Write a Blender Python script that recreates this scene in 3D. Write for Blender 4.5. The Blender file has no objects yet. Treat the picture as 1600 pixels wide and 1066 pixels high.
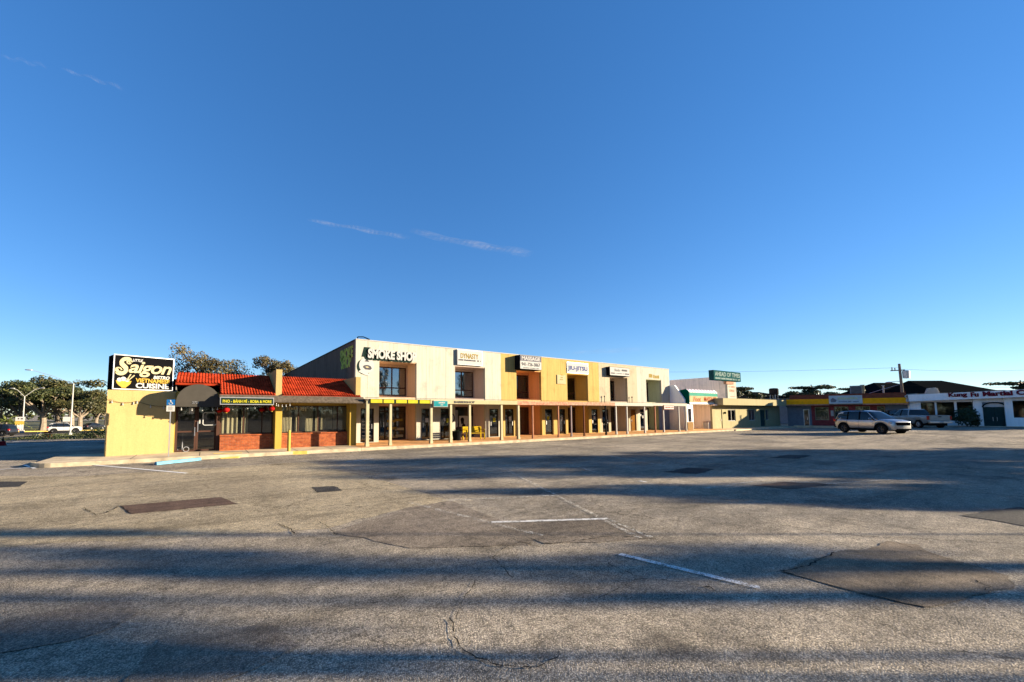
import bpy, bmesh, math, random
from mathutils import Vector, Matrix
random.seed(7)
R = math.radians
sc = bpy.context.scene
COL = sc.collection
# ------------------------------------------------------------------ camera model (photo pixels 1600 x 1066)
FPX, PPX, HOR = 620.0, 700.0, 645.0
YAW, PITCH, ROLL = R(58.7), R(4.0), R(0.15)
PPY = HOR - FPX*math.tan(PITCH)
CAM = Vector((0, 0, 2.0))
_f0 = Vector((math.cos(YAW), math.sin(YAW), 0)); _r0 = Vector((math.sin(YAW), -math.cos(YAW), 0)); _z = Vector((0, 0, 1))
CF = _f0*math.cos(PITCH) + _z*math.sin(PITCH); _u = -_f0*math.sin(PITCH) + _z*math.cos(PITCH)
CR = _r0*math.cos(ROLL) - _u*math.sin(ROLL); CU = _u*math.cos(ROLL) + _r0*math.sin(ROLL)
def ray(px, py): return CF + CR*((px-PPX)/FPX) + CU*((PPY-py)/FPX)
def onY(px, py, Y): d = ray(px, py); return CAM + d*((Y-CAM.y)/d.y)
def onX(px, py, X): d = ray(px, py); return CAM + d*((X-CAM.x)/d.x)
def onZ(px, py, z=0.0): d = ray(px, py); return CAM + d*((z-CAM.z)/d.z)
def _ss(t): t = min(1, max(0, t)); return t*t*(3-2*t)
def gz(x, y): return -1.5*_ss((y-24)/36)*_ss((13-x)/6) + .45*_ss((x-36)/26)*_ss((17-y)/9)
def onG(px, py):
    z = 0.0
    for _ in range(40): p = onZ(px, py, z); z += .5*(gz(p.x, p.y)-z)
    return Vector((p.x, p.y, gz(p.x, p.y)))
def xY(px, Y, py=640): return onY(px, py, Y).x
def zY(px, py, Y): return onY(px, py, Y).z
cd = bpy.data.cameras.new('camera'); cam = bpy.data.objects.new('camera', cd); COL.objects.link(cam)
cd.sensor_width = 36; cd.lens = FPX/1600*36; cd.clip_start = 0.05; cd.clip_end = 30000
cd.shift_x = (800-PPX)/1600; cd.shift_y = (PPY-533)/1600
m = Matrix((CR, CU, -CF)).transposed().to_4x4(); m.translation = CAM; cam.matrix_world = m
sc.camera = cam
# ------------------------------------------------------------------ light
EL = R(11.8); SH = Vector((0.850, -0.527, 0)).normalized()
SUN = Vector((SH.x*math.cos(EL), SH.y*math.cos(EL), math.sin(EL)))
ld = bpy.data.lights.new('sun', 'SUN'); lo = bpy.data.objects.new('sun', ld); COL.objects.link(lo)
ld.energy = 5.0; ld.angle = R(0.6); ld.color = (1.0, 0.83, 0.60)
lo.rotation_euler = SUN.to_track_quat('Z', 'Y').to_euler(); lo.location = (40, -30, 40)
w = bpy.data.worlds.new('World'); sc.world = w; w.use_nodes = True
nt = w.node_tree; nt.nodes.clear()
sky = nt.nodes.new('ShaderNodeTexSky'); sky.sky_type = 'NISHITA'; sky.sun_disc = False
sky.sun_elevation = EL; sky.sun_rotation = math.atan2(SH.x, SH.y); sky.air_density = 1.0; sky.dust_density = 0.0; sky.ozone_density = 4.0; sky.altitude = 1200
bg = nt.nodes.new('ShaderNodeBackground'); wo = nt.nodes.new('ShaderNodeOutputWorld')
bg.inputs[1].default_value = 0.088
hs = nt.nodes.new('ShaderNodeHueSaturation'); hs.inputs['Saturation'].default_value = 1.36; hs.inputs['Hue'].default_value = .513
gm_ = nt.nodes.new('ShaderNodeGamma'); gm_.inputs[1].default_value = .66; nt.links.new(sky.outputs[0], gm_.inputs[0]); nt.links.new(gm_.outputs[0], hs.inputs['Color']); nt.links.new(hs.outputs[0], bg.inputs[0]); nt.links.new(bg.outputs[0], wo.inputs[0])
sc.view_settings.view_transform = 'Standard'; sc.view_settings.look = 'None'; sc.view_settings.exposure = 2.05; sc.view_settings.gamma = 1
# ------------------------------------------------------------------ materials
MATS = {}
class NT:
    def __init__(s, name):
        s.m = bpy.data.materials.new(name); s.m.use_nodes = True; s.t = s.m.node_tree; s.t.nodes.clear()
        s.out = s.n('OutputMaterial'); s.co = s.n('TexCoord').outputs['Object']
    def n(s, k, **kw):
        x = s.t.nodes.new('ShaderNode'+k)
        for a, b in kw.items(): setattr(x, a, b)
        return x
    def l(s, a, b): s.t.links.new(a, b)
    def mp(s, v=None, sc=(1, 1, 1), rot=(0, 0, 0)):
        x = s.n('Mapping'); s.l(v or s.co, x.inputs[0]); x.inputs['Scale'].default_value = sc; x.inputs['Rotation'].default_value = rot; return x.outputs[0]
    def noise(s, scale, detail=4, v=None, rough=.55, dist=0):
        x = s.n('TexNoise'); s.l(v or s.co, x.inputs['Vector']); x.inputs['Scale'].default_value = scale; x.inputs['Detail'].default_value = detail
        x.inputs['Roughness'].default_value = rough; x.inputs['Distortion'].default_value = dist; return x.outputs['Fac']
    def vor(s, scale, v=None, feature='F1', out='Distance', rnd=1):
        x = s.n('TexVoronoi', feature=feature); s.l(v or s.co, x.inputs['Vector']); x.inputs['Scale'].default_value = scale; x.inputs['Randomness'].default_value = rnd; return x.outputs[out]
    def rng(s, v, a, b, c, d):
        x = s.n('MapRange'); s.l(v, x.inputs[0])
        for i, k in enumerate((a, b, c, d)): x.inputs[i+1].default_value = k
        return x.outputs[0]
    def math(s, op, a, b=None, c=None):
        x = s.n('Math', operation=op)
        for i, k in enumerate((a, b, c)):
            if k is None: continue
            if isinstance(k, (int, float)): x.inputs[i].default_value = k
            else: s.l(k, x.inputs[i])
        return x.outputs[0]
    def mix(s, fac, a, b, mode='MIX'):
        x = s.n('Mix', data_type='RGBA', blend_type=mode)
        for k, sk in ((fac, x.inputs['Factor']), (a, x.inputs[6]), (b, x.inputs[7])):
            if isinstance(k, (int, float)): sk.default_value = k
            elif isinstance(k, tuple): sk.default_value = (*k, 1) if len(k) == 3 else k
            else: s.l(k, sk)
        return x.outputs[2]
    def scale(s, col, fac):
        x = s.n('VectorMath', operation='SCALE')
        if isinstance(col, tuple): x.inputs[0].default_value = col
        else: s.l(col, x.inputs[0])
        s.l(fac, x.inputs['Scale']); return x.outputs[0]
    def bump(s, h, st=.3, d=.01):
        x = s.n('Bump'); s.l(h, x.inputs['Height']); x.inputs['Strength'].default_value = st; x.inputs['Distance'].default_value = d; return x.outputs[0]
    def bsdf(s, col, rough=.7, metal=0, spec=.4, nrm=None):
        x = s.n('BsdfPrincipled')
        if isinstance(col, tuple): x.inputs['Base Color'].default_value = (*col, 1)
        else: s.l(col, x.inputs['Base Color'])
        if isinstance(rough, (int, float)): x.inputs['Roughness'].default_value = rough
        else: s.l(rough, x.inputs['Roughness'])
        x.inputs['Metallic'].default_value = metal; x.inputs['Specular IOR Level'].default_value = spec
        if nrm: s.l(nrm, x.inputs['Normal'])
        return x
    def done(s, sh): s.l(sh.outputs[0] if hasattr(sh, 'outputs') else sh, s.out.inputs[0]); return s.m
KEEP = set('''orange_siding tan_recess_wall mauve_recess_wall ochre_recess_wall taupe_recess_wall sage_recess_wall white_painted_wall blue_grey_wall slate_blue_wall mustard_fascia red_brown_roof_edge black_shingle_roof dark_green_door pale_curtain dim_interior grey_block_wall dark_brown_block_wall silver_car_paint pewter_truck_paint concrete kerb_concrete terracotta_walkway yellow_kerb_paint dark_car_paint tyre_rubber pale_blue_sign_face faded_lime_lettering maroon_lettering green_grey_poster pale_green_lettering brown_window_frame dark_bronze pale_bark dark_bark red_tail_lens dark_alloy steel galvanised_metal charcoal_canvas mauve_awning_stripe'''.split()); ALB = .43
def paint(name, col, rough=.7, metal=0, var=.12, sc=3.0, bump=.12, bs=40, spec=None):
    if name in MATS: return MATS[name]
    if name not in KEEP: col = tuple(c*ALB for c in col)
    t = NT(name); k = t.rng(t.noise(sc, 6), .3, .7, 1-var, 1+var*.6)
    n = t.bump(t.noise(bs, 3), bump, .004) if bump else None
    spec = (.4 if (metal or rough < .36) else .0) if spec is None else spec
    MATS[name] = t.done(t.bsdf(t.scale(col, k), rough, metal, spec, n)); return MATS[name]
def stucco(name, col, streak=.16, dirt=.25):
    if name in MATS: return MATS[name]
    if name not in KEEP: col = tuple(c*ALB*1.18 for c in col)
    t = NT(name)
    v = t.rng(t.noise(1.0, 5, t.mp(sc=(5, 5, .35))), .3, .7, 1-streak, 1+streak*.4)
    b = t.rng(t.noise(.9, 6, rough=.65), .52, .75, 1, 1-dirt)
    f = t.rng(t.noise(22, 4), .3, .7, .93, 1.06)
    c = t.scale(col, t.math('MULTIPLY', t.math('MULTIPLY', v, b), f))
    c = t.scale(c, t.rng(t.noise(1.0, 6, t.mp(sc=(9, 9, .25)), rough=.7), .52, .74, 1, 1-dirt*.9))
    c = t.mix(t.rng(t.noise(2.2, 7, t.mp(sc=(3, 3, .6)), rough=.7), .58, .8, 0, .5), c, (col[0]*.62, col[1]*.55, col[2]*.5))
    h = t.math('ADD', t.noise(45, 4), t.math('MULTIPLY', t.noise(9, 3), .8))
    MATS[name] = t.done(t.bsdf(c, .95, 0, .0, t.bump(h, .45, .012))); return MATS[name]
def brickm(name, c1, c2, mortar, scale=1.0):
    t = NT(name); sp = t.n('SeparateXYZ'); t.l(t.co, sp.inputs[0]); cb = t.n('CombineXYZ')
    t.l(t.math('ADD', sp.outputs[0], sp.outputs[1]), cb.inputs[0]); t.l(sp.outputs[2], cb.inputs[1])
    b = t.n('TexBrick'); t.l(cb.outputs[0], b.inputs[0]); b.inputs['Scale'].default_value = scale
    b.inputs['Brick Width'].default_value = .21; b.inputs['Row Height'].default_value = .072; b.inputs['Mortar Size'].default_value = .007
    b.inputs['Color1'].default_value = (*c1, 1); b.inputs['Color2'].default_value = (*c2, 1); b.inputs['Mortar'].default_value = (*mortar, 1)
    c = t.scale(b.outputs[0], t.rng(t.noise(7, 4), .3, .7, .75, 1.2))
    return t.done(t.bsdf(c, .9, 0, .0, t.bump(t.math('ADD', t.math('MULTIPLY', b.outputs[1], -1.0), t.math('MULTIPLY', t.noise(50, 3), .4)), .6, .012)))
def glassm(name, tint=(.55, .6, .6), refl=1.0, dark=.0):
    t = NT(name); tr = t.n('BsdfTransparent'); tr.inputs[0].default_value = (*tint, 1)
    g = t.n('BsdfGlossy'); g.inputs['Roughness'].default_value = .03; g.inputs[0].default_value = (.95, .97, 1, 1)
    n = t.bump(t.noise(1.3, 2), .02, .02); t.l(n, g.inputs['Normal'])
    lw = t.n('LayerWeight'); lw.inputs[0].default_value = .5; f5 = t.math('POWER', lw.outputs['Facing'], 5.0); fac = t.math('ADD', t.math('MULTIPLY', f5, .95), .045)
    mx = t.n('MixShader'); t.l(t.math('MINIMUM', t.math('MULTIPLY', fac, refl), 1.0), mx.inputs[0]); t.l(tr.outputs[0], mx.inputs[1]); t.l(g.outputs[0], mx.inputs[2])
    return t.done(mx)
def leafm(name, a, b, c):
    t = NT(name); gi = t.n('NewGeometry'); cr = t.n('ValToRGB'); t.l(gi.outputs['Random Per Island'], cr.inputs[0])
    e = cr.color_ramp.elements; e[0].color = (*a, 1); e[1].color = (*c, 1); x = e.new(.5); x.color = (*b, 1)
    col = t.scale(cr.outputs[0], t.rng(t.noise(.35, 3), .3, .7, .7, 1.3))
    p = t.bsdf(col, .55, 0, .35); tl = t.n('BsdfTranslucent'); t.l(col, tl.inputs[0])
    mx = t.n('MixShader'); mx.inputs[0].default_value = .25; t.l(p.outputs[0], mx.inputs[1]); t.l(tl.outputs[0], mx.inputs[2])
    return t.done(mx)
def asphaltm(name, ca, cb, agg=1.0, crack=True, tint=None):
    t = NT(name)
    big = t.noise(.13, 5, rough=.62); mid = t.noise(.8, 6, t.mp(sc=(.5, 1.3, 1), rot=(0, 0, .25)), rough=.68)
    f = t.math('ADD', t.math('MULTIPLY', big, .75), t.math('MULTIPLY', mid, .5))
    c = t.mix(t.rng(f, .50, .74, 0, 1), ca, cb)
    v1 = t.vor(75, out='Color'); sp = t.n('SeparateColor'); t.l(v1, sp.inputs[0]); d1 = t.vor(75)
    k = t.math('ADD', t.math('MULTIPLY', sp.outputs[0], 1.15*agg), 1-.56*agg)
    c = t.scale(c, k)
    c = t.mix(t.rng(sp.outputs[1], .84, .97, 0, .6*agg), c, (.34, .30, .25))
    c = t.scale(c, t.rng(d1, .15, .62, 1.14, .55))
    # worn smooth / ravelled areas, tyre polish, oil
    rav = t.rng(t.noise(.55, 6, rough=.7, dist=.5), .42, .62, 0, 1)
    c = t.scale(c, t.rng(t.noise(5.5, 5, rough=.72), .32, .68, .72, 1.22))
    c = t.scale(c, t.rng(t.noise(.42, 7, t.mp(sc=(.35, 1.6, 1), rot=(0, 0, -.15)), rough=.74, dist=.6), .46, .70, 1.08, .50))
    c = t.scale(c, t.rng(t.noise(.30, 6, t.mp(sc=(2.2, .4, 1), rot=(0, 0, .5)), rough=.7), .50, .70, 1.0, .70))
    sp_ = t.vor(.55, out='Distance'); oil = t.math('MULTIPLY', t.rng(t.math('ADD', sp_, t.math('MULTIPLY', t.noise(3.5, 5), .28)), .20, .34, 1, 0), t.rng(t.noise(.35, 2), .45, .55, 0, .55))
    c = t.mix(oil, c, (.028, .026, .024))
    c = t.mix(t.rng(t.noise(.23, 5, t.mp(sc=(1, 1, 1), rot=(0, 0, 1)), rough=.6), .56, .72, 0, .4), c, (.20, .165, .115))
    h = t.math('ADD', t.math('MULTIPLY', t.math('MULTIPLY', t.rng(d1, .1, .6, 1, 0), t.rng(rav, 0, 1, .45, 1.1)), .9), t.math('MULTIPLY', t.noise(160, 2), .3))
    if crack:
        wob = t.n('VectorMath', operation='ADD'); t.l(t.co, wob.inputs[0])
        nz = t.n('TexNoise'); t.l(t.co, nz.inputs[0]); nz.inputs['Scale'].default_value = 1.7; nz.inputs['Detail'].default_value = 7; nz.inputs['Roughness'].default_value = .7
        s2 = t.n('VectorMath', operation='SCALE'); t.l(nz.outputs['Color'], s2.inputs[0]); s2.inputs['Scale'].default_value = 1.1; t.l(s2.outputs[0], wob.inputs[1])
        e = t.vor(.42, wob.outputs[0], 'DISTANCE_TO_EDGE')
        mk = t.math('MULTIPLY', t.rng(e, .002, .008, 1, 0), t.rng(t.noise(.3, 3), .47, .6, 0, .8))
        e2 = t.vor(1.7, wob.outputs[0], 'DISTANCE_TO_EDGE')
        mk2 = t.math('MULTIPLY', t.rng(e2, .004, .02, 1, 0), t.rng(t.noise(.21, 4), .57, .66, 0, .7))
        mk = t.math('MAXIMUM', mk, mk2)
        c = t.mix(t.math('MULTIPLY', mk, .75), c, (.035, .032, .030)); h = t.math('SUBTRACT', h, t.math('MULTIPLY', mk, .9))
    b1 = t.bump(h, .95*min(1, agg+.2), .013)
    b2 = t.n('Bump'); b2.inputs['Strength'].default_value = .7; b2.inputs['Distance'].default_value = .06
    t.l(t.noise(1.3, 6, rough=.6), b2.inputs['Height']); t.l(b1, b2.inputs['Normal'])
    return t.done(t.bsdf(c, .9, 0, .1, b2.outputs[0]))
def wornm(name, col, amount=.5, sc=6):
    t = NT(name); a = t.math('ADD', t.math('MULTIPLY', t.noise(sc, 6, rough=.75), .75), t.math('MULTIPLY', t.vor(60), .35))
    a = t.rng(a, amount-.06, amount+.08, 0, 1)
    p = t.bsdf(t.scale(col, t.rng(t.noise(30, 3), .3, .7, .7, 1.1)), .8); tr = t.n('BsdfTransparent'); mx = t.n('MixShader')
    t.l(a, mx.inputs[0]); t.l(tr.outputs[0], mx.inputs[1]); t.l(p.outputs[0], mx.inputs[2]); return t.done(mx)
# ------------------------------------------------------------------ mesh building
OFF = {}
def link(o, parent=None):
    COL.objects.link(o)
    if parent is not None: o.parent = parent; OFF[o.name] = OFF.get(parent.name, Vector((0, 0, 0)))
    return o
class MB:
    def __init__(s): s.v = []; s.f = []; s.M = None
    def add(s, vs, fs):
        b = len(s.v)
        s.v += [tuple(s.M @ Vector(p)) if s.M else tuple(p) for p in vs]; s.f += [tuple(i+b for i in f) for f in fs]; return s
    def box(s, x0, x1, y0, y1, z0, z1):
        return s.add([(x0, y0, z0), (x1, y0, z0), (x1, y1, z0), (x0, y1, z0), (x0, y0, z1), (x1, y0, z1), (x1, y1, z1), (x0, y1, z1)],
                     [(0, 3, 2, 1), (4, 5, 6, 7), (0, 1, 5, 4), (1, 2, 6, 5), (2, 3, 7, 6), (3, 0, 4, 7)])
    def cyl(s, p0, p1, r0, r1=None, n=10, caps=True):
        p0, p1 = Vector(p0), Vector(p1); r1 = r0 if r1 is None else r1; q = (p1-p0).to_track_quat('Z', 'Y'); vs = []
        for p, r in ((p0, r0), (p1, r1)):
            for i in range(n): a = 2*math.pi*i/n; vs.append(p + q @ Vector((r*math.cos(a), r*math.sin(a), 0)))
        fs = [(i, (i+1) % n, n+(i+1) % n, n+i) for i in range(n)]
        if caps: fs += [tuple(range(n))[::-1], tuple(range(n, 2*n))]
        return s.add(vs, fs)
    def tube(s, pts, r, n=6):
        for a, b in zip(pts, pts[1:]): s.cyl(a, b, r, r, n)
        return s
    def prism(s, pts, plane, a0, a1):
        n = len(pts); e = {'xz': lambda p, a: (p[0], a, p[1]), 'yz': lambda p, a: (a, p[0], p[1]), 'xy': lambda p, a: (p[0], p[1], a)}[plane]
        return s.add([e(p, a0) for p in pts]+[e(p, a1) for p in pts], [tuple(range(n)), tuple(range(2*n-1, n-1, -1))]+[(i, n+i, n+(i+1) % n, (i+1) % n) for i in range(n)])
    def lathe(s, prof, c, n=16, axis='z'):
        vs = []; k = len(prof)
        for i in range(n):
            a = 2*math.pi*i/n; ca, sa = math.cos(a), math.sin(a)
            for r, h in prof:
                p = {'z': (r*ca, r*sa, h), 'y': (r*ca, h, r*sa), 'x': (h, r*ca, r*sa)}[axis]; vs.append((p[0]+c[0], p[1]+c[1], p[2]+c[2]))
        fs = [(i*k+j, ((i+1) % n)*k+j, ((i+1) % n)*k+j+1, i*k+j+1) for i in range(n) for j in range(k-1)]
        return s.add(vs, fs)
    def ball(s, c, rx, ry=None, rz=None, n=12):
        ry = rx if ry is None else ry; rz = rx if rz is None else rz; vs = []; m2 = n//2
        for j in range(m2+1):
            th = math.pi*j/m2
            for i in range(n):
                a = 2*math.pi*i/n; vs.append((c[0]+rx*math.sin(th)*math.cos(a), c[1]+ry*math.sin(th)*math.sin(a), c[2]+rz*math.cos(th)))
        return s.add(vs, [(j*n+i, (j+1)*n+i, (j+1)*n+(i+1) % n, j*n+(i+1) % n) for j in range(m2) for i in range(n)])
    def poly(s, pts): return s.add(pts, [tuple(range(len(pts)))])
    def wall(s, x0, x1, z0, z1, y0, y1, holes=()):
        xs = sorted({x0, x1, *[min(max(h[i], x0), x1) for h in holes for i in (0, 1)]}); zs = sorted({z0, z1, *[min(max(h[i], z0), z1) for h in holes for i in (2, 3)]})
        def solid(i, j):
            if i < 0 or j < 0 or i >= len(xs)-1 or j >= len(zs)-1: return False
            cx, cz = (xs[i]+xs[i+1])/2, (zs[j]+zs[j+1])/2
            return not any(h[0] < cx < h[1] and h[2] < cz < h[3] for h in holes)
        for i in range(len(xs)-1):
            for j in range(len(zs)-1):
                if not solid(i, j): continue
                a, b, c, d = xs[i], xs[i+1], zs[j], zs[j+1]
                s.poly([(a, y0, c), (b, y0, c), (b, y0, d), (a, y0, d)]); s.poly([(b, y1, c), (a, y1, c), (a, y1, d), (b, y1, d)])
                if not solid(i-1, j): s.poly([(a, y1, c), (a, y0, c), (a, y0, d), (a, y1, d)])
                if not solid(i+1, j): s.poly([(b, y0, c), (b, y1, c), (b, y1, d), (b, y0, d)])
                if not solid(i, j-1): s.poly([(a, y1, c), (b, y1, c), (b, y0, c), (a, y0, c)])
                if not solid(i, j+1): s.poly([(a, y0, d), (b, y0, d), (b, y1, d), (a, y1, d)])
        return s
    def build(s, name, mat, parent=None, smooth=False, bevel=0, recalc=False, fm=None):
        me = bpy.data.meshes.new(name); off = OFF.get(parent.name, Vector((0, 0, 0))) if parent is not None else Vector((0, 0, 0))
        me.from_pydata([(a-off.x, b-off.y, c-off.z) for a, b, c in s.v], [], s.f)
        for mm in (mat if isinstance(mat, (list, tuple)) else [mat]): me.materials.append(mm)
        if fm: me.polygons.foreach_set('material_index', fm)
        if recalc:
            bm = bmesh.new(); bm.from_mesh(me); bmesh.ops.remove_doubles(bm, verts=bm.verts, dist=1e-5); bmesh.ops.recalc_face_normals(bm, faces=bm.faces); bm.to_mesh(me); bm.free()
        if smooth:
            me.polygons.foreach_set('use_smooth', [True]*len(me.polygons))
        me.update(); o = bpy.data.objects.new(name, me); link(o, parent)
        if bevel:
            b = o.modifiers.new('bevel', 'BEVEL'); b.width = bevel; b.segments = 2; b.limit_method = 'ANGLE'
        return o
def thing(name, label, cat, loc=(0, 0, 0), rotz=0, group=None, local=False):
    o = bpy.data.objects.new(name, None); COL.objects.link(o); o.location = loc; o.rotation_euler = (0, 0, rotz)
    o.empty_display_size = .3; o['label'] = label; o['category'] = cat
    if group: o['group'] = group
    OFF[o.name] = Vector((0, 0, 0)) if (local or rotz) else Vector(loc)
    return o
def tag(o, label, cat, group=None):
    o['label'] = label; o['category'] = cat
    if group: o['group'] = group
    return o
def struct(o): o['kind'] = 'structure'; return o
def dup(root, loc, rotz=0, scale=1, label=None, group=None):
    r = root.copy(); COL.objects.link(r); r.location = loc; r.rotation_euler = (0, 0, rotz); r.scale = (scale,)*3 if isinstance(scale, (int, float)) else scale
    if label: r['label'] = label
    if group: r['group'] = group
    for ch in list(root.children):
        c = ch.copy(); COL.objects.link(c); c.parent = r
        for g in list(ch.children): d = g.copy(); COL.objects.link(d); d.parent = c
    return r
def text(body, mat, parent, c, width=None, height=None, name='lettering', depth=.02, bold=0, shear=0, rotx=0, rotz=0, roll=0, spacing=1.0, vtop=None):
    """lettering on a wall facing -Y, centred on c"""
    cu = bpy.data.curves.new('t', 'FONT'); cu.body = body; cu.size = 1; cu.extrude = 0; cu.offset = bold; cu.shear = shear; cu.space_character = spacing; cu.resolution_u = 4
    ob = bpy.data.objects.new('t', cu); me0 = bpy.data.meshes.new_from_object(ob); vs = [v.co.copy() for v in me0.vertices]; fs = [tuple(p.vertices) for p in me0.polygons]
    x0 = min(v.x for v in vs); x1 = max(v.x for v in vs); y0 = min(v.y for v in vs); y1 = max(v.y for v in vs)
    sx = (width/(x1-x0)) if width else height/(y1-y0); sy = (height/(y1-y0)) if height else sx
    bm = bmesh.new(); bm.from_mesh(me0)
    for v in bm.verts: v.co = Vector(((v.co.x-(x0+x1)/2)*sx, (v.co.y-(y0+y1)/2)*sy, 0))
    if depth:
        r = bmesh.ops.extrude_face_region(bm, geom=bm.faces[:])
        for g in r['geom']:
            if isinstance(g, bmesh.types.BMVert): g.co.z += depth
        bmesh.ops.recalc_face_normals(bm, faces=bm.faces)
    Mx = Matrix.Translation(Vector(c)) @ Matrix.Rotation(rotz, 4, 'Z') @ Matrix.Rotation(rotx, 4, 'X') @ Matrix.Rotation(R(90), 4, 'X') @ Matrix.Rotation(roll, 4, 'Z')
    bmesh.ops.transform(bm, matrix=Mx, verts=bm.verts)
    s = MB(); bm.verts.index_update(); s.v = [tuple(v.co) for v in bm.verts]; s.f = [tuple(v.index for v in f.verts) for f in bm.faces]; bm.free()
    bpy.data.objects.remove(ob); bpy.data.curves.remove(cu); bpy.data.meshes.remove(me0)
    return s.build(name, mat, parent)
# ------------------------------------------------------------------ material palette
P = {}
P['cream'] = stucco('cream_stucco', (.74, .72, .60), .12, .30); P['gold'] = stucco('golden_stucco', (.74, .525, .19), .14, .26); P['peach'] = stucco('peach_stucco', (.70, .61, .44), .12, .28)
P['white_s'] = stucco('offwhite_stucco', (.73, .70, .60), .12, .28); P['yellow'] = stucco('yellow_stucco', (.65, .485, .21), .05, .12); P['yellow_col'] = stucco('bright_yellow_stucco', (.66, .46, .10), .06, .1)
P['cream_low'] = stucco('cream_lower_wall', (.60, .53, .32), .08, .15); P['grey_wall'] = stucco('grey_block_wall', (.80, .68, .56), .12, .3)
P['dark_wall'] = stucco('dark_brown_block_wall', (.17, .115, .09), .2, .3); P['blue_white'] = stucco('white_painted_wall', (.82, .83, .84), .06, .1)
P['orange'] = stucco('orange_siding', (.64, .34, .155), .12, .1); P['tan_rec'] = stucco('tan_recess_wall', (.56, .40, .27), .1, .15)
P['mauve'] = stucco('mauve_recess_wall', (.46, .36, .30), .1, .1); P['ochre'] = stucco('ochre_recess_wall', (.46, .30, .09), .1, .1); P['taupe'] = stucco('taupe_recess_wall', (.46, .38, .30), .1, .1); P['sage'] = stucco('sage_recess_wall', (.42, .43, .31), .1, .1)
P['brick'] = brickm('red_brick', (.30, .085, .03), (.20, .05, .022), (.17, .11, .075)); P['maroon'] = brickm('maroon_brick', (.30, .05, .05), (.22, .035, .035), (.16, .08, .08))
P['tile'] = paint('terracotta_tile', (.74, .090, .035), .75, var=.5, sc=2.5); P['shingle'] = paint('weathered_shingle', (.20, .165, .13), .9, var=.4, sc=9, bump=.6, bs=25)
P['dark'] = paint('dark_bronze', (.035, .027, .023), .45, var=.2); P['brown_fr'] = paint('brown_window_frame', (.06, .032, .024), .5); P['white'] = paint('white_paint', (.78, .77, .73), .5, var=.07)
P['whitev'] = paint('white_vinyl_sign', (.80, .80, .77), .4, var=.04, bump=0); P['black'] = paint('black_sign', (.012, .012, .014), .4, bump=0); P['blackp'] = paint('black_plastic', (.02, .02, .022), .5)
P['metal'] = paint('galvanised_metal', (.42, .42, .42), .4, .7, var=.15); P['steel'] = paint('steel', (.5, .5, .5), .3, .9); P['greydark'] = paint('charcoal_canvas', (.05, .046, .04), .85, var=.12, bump=.3, bs=120)
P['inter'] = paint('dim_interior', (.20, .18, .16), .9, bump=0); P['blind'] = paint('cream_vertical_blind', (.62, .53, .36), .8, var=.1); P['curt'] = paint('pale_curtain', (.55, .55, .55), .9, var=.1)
P['teal'] = paint('teal_sign', (.05, .42, .47), .4, var=.3, sc=4, bump=0); P['ltext'] = paint('cream_lettering', (.80, .70, .42), .4, bump=0); P['ytext'] = paint('golden_lettering', (.80, .52, .10), .4, bump=0)
P['gtext'] = paint('grey_lettering', (.14, .14, .16), .5, bump=0); P['btext'] = paint('blue_lettering', (.10, .14, .38), .5, bump=0); P['rtext'] = paint('red_lettering', (.62, .14, .06), .5, bump=0); P['mtext'] = paint('maroon_lettering', (.14, .018, .03), .5, bump=0)
P['goldtext'] = paint('gold_lettering', (.50, .36, .07), .5, bump=0); P['ypanel'] = paint('yellow_fascia_panel', (.80, .72, .06), .45, var=.12, sc=4); P['bench'] = paint('yellow_bench_paint', (.80, .54, .03), .45)
P['dkgreen'] = paint('dark_green_lettering', (.03, .06, .05), .5, bump=0); P['green'] = paint('green_canvas', (.0, .16, .11), .7); P['mint'] = paint('mint_canvas', (.16, .55, .42), .7); P['purple'] = paint('mauve_awning_stripe', (.24, .19, .26), .7)
P['fas_or'] = paint('peeling_coral_fascia', (.86, .44, .30), .8, var=.45, sc=6); P['fas_br'] = paint('faded_brown_fascia', (.74, .46, .33), .8, var=.4, sc=6); P['fas_cr'] = paint('cream_fascia', (.74, .66, .40), .7, var=.12); P['fas_wh'] = paint('white_fascia', (.80, .77, .68), .6, var=.1)
P['post_cr'] = paint('cream_post_paint', (.76, .70, .46), .6, var=.12); P['post_or'] = paint('coral_post_paint', (.56, .28, .18), .7, var=.2); P['post_br'] = paint('brown_post_paint', (.24, .11, .07), .7, var=.2); P['post_gr'] = paint('mauve_grey_post_paint', (.42, .34, .34), .7); P['post_dk'] = paint('dark_post', (.03, .028, .03), .6)
P['wood'] = paint('varnished_wood_door', (.34, .16, .04), .5, var=.3, sc=8); P['mustard'] = paint('mustard_fascia', (.80, .345, .012), .6, var=.15); P['redroof'] = paint('red_brown_roof_edge', (.26, .055, .025), .8, var=.3); P['navy'] = paint('blue_grey_wall', (.15, .17, .20), .8, var=.15); P['bluewall'] = paint('slate_blue_wall', (.20, .25, .30), .8)
P['darkroof'] = paint('black_shingle_roof', (.008, .009, .010), .9, var=.3, sc=8, bump=.5, bs=15); P['dkdoor'] = paint('dark_green_door', (.022, .05, .05), .5, var=.2); P['redl'] = paint('red_lantern_paper', (.55, .02, .02), .5, var=.15)
P['blue'] = paint('blue_sign', (.02, .17, .50), .4, bump=0); P['ltblue'] = paint('light_blue_concrete', (.26, .62, .86), .8, var=.25, sc=6); P['orangep'] = paint('orange_plastic', (.62, .14, .04), .5); P['redp'] = paint('red_plastic', (.42, .03, .04), .5)
P['concrete'] = paint('concrete', (.54, .44, .30), .9, var=.3, sc=1.6, bump=.5, bs=60); P['kerb'] = paint('kerb_concrete', (.37, .31, .22), .9, var=.4, sc=2.2, bump=.4); P['pavetile'] = paint('terracotta_walkway', (.66, .36, .16), .8, var=.35, sc=2.5, bump=.4)
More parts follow.
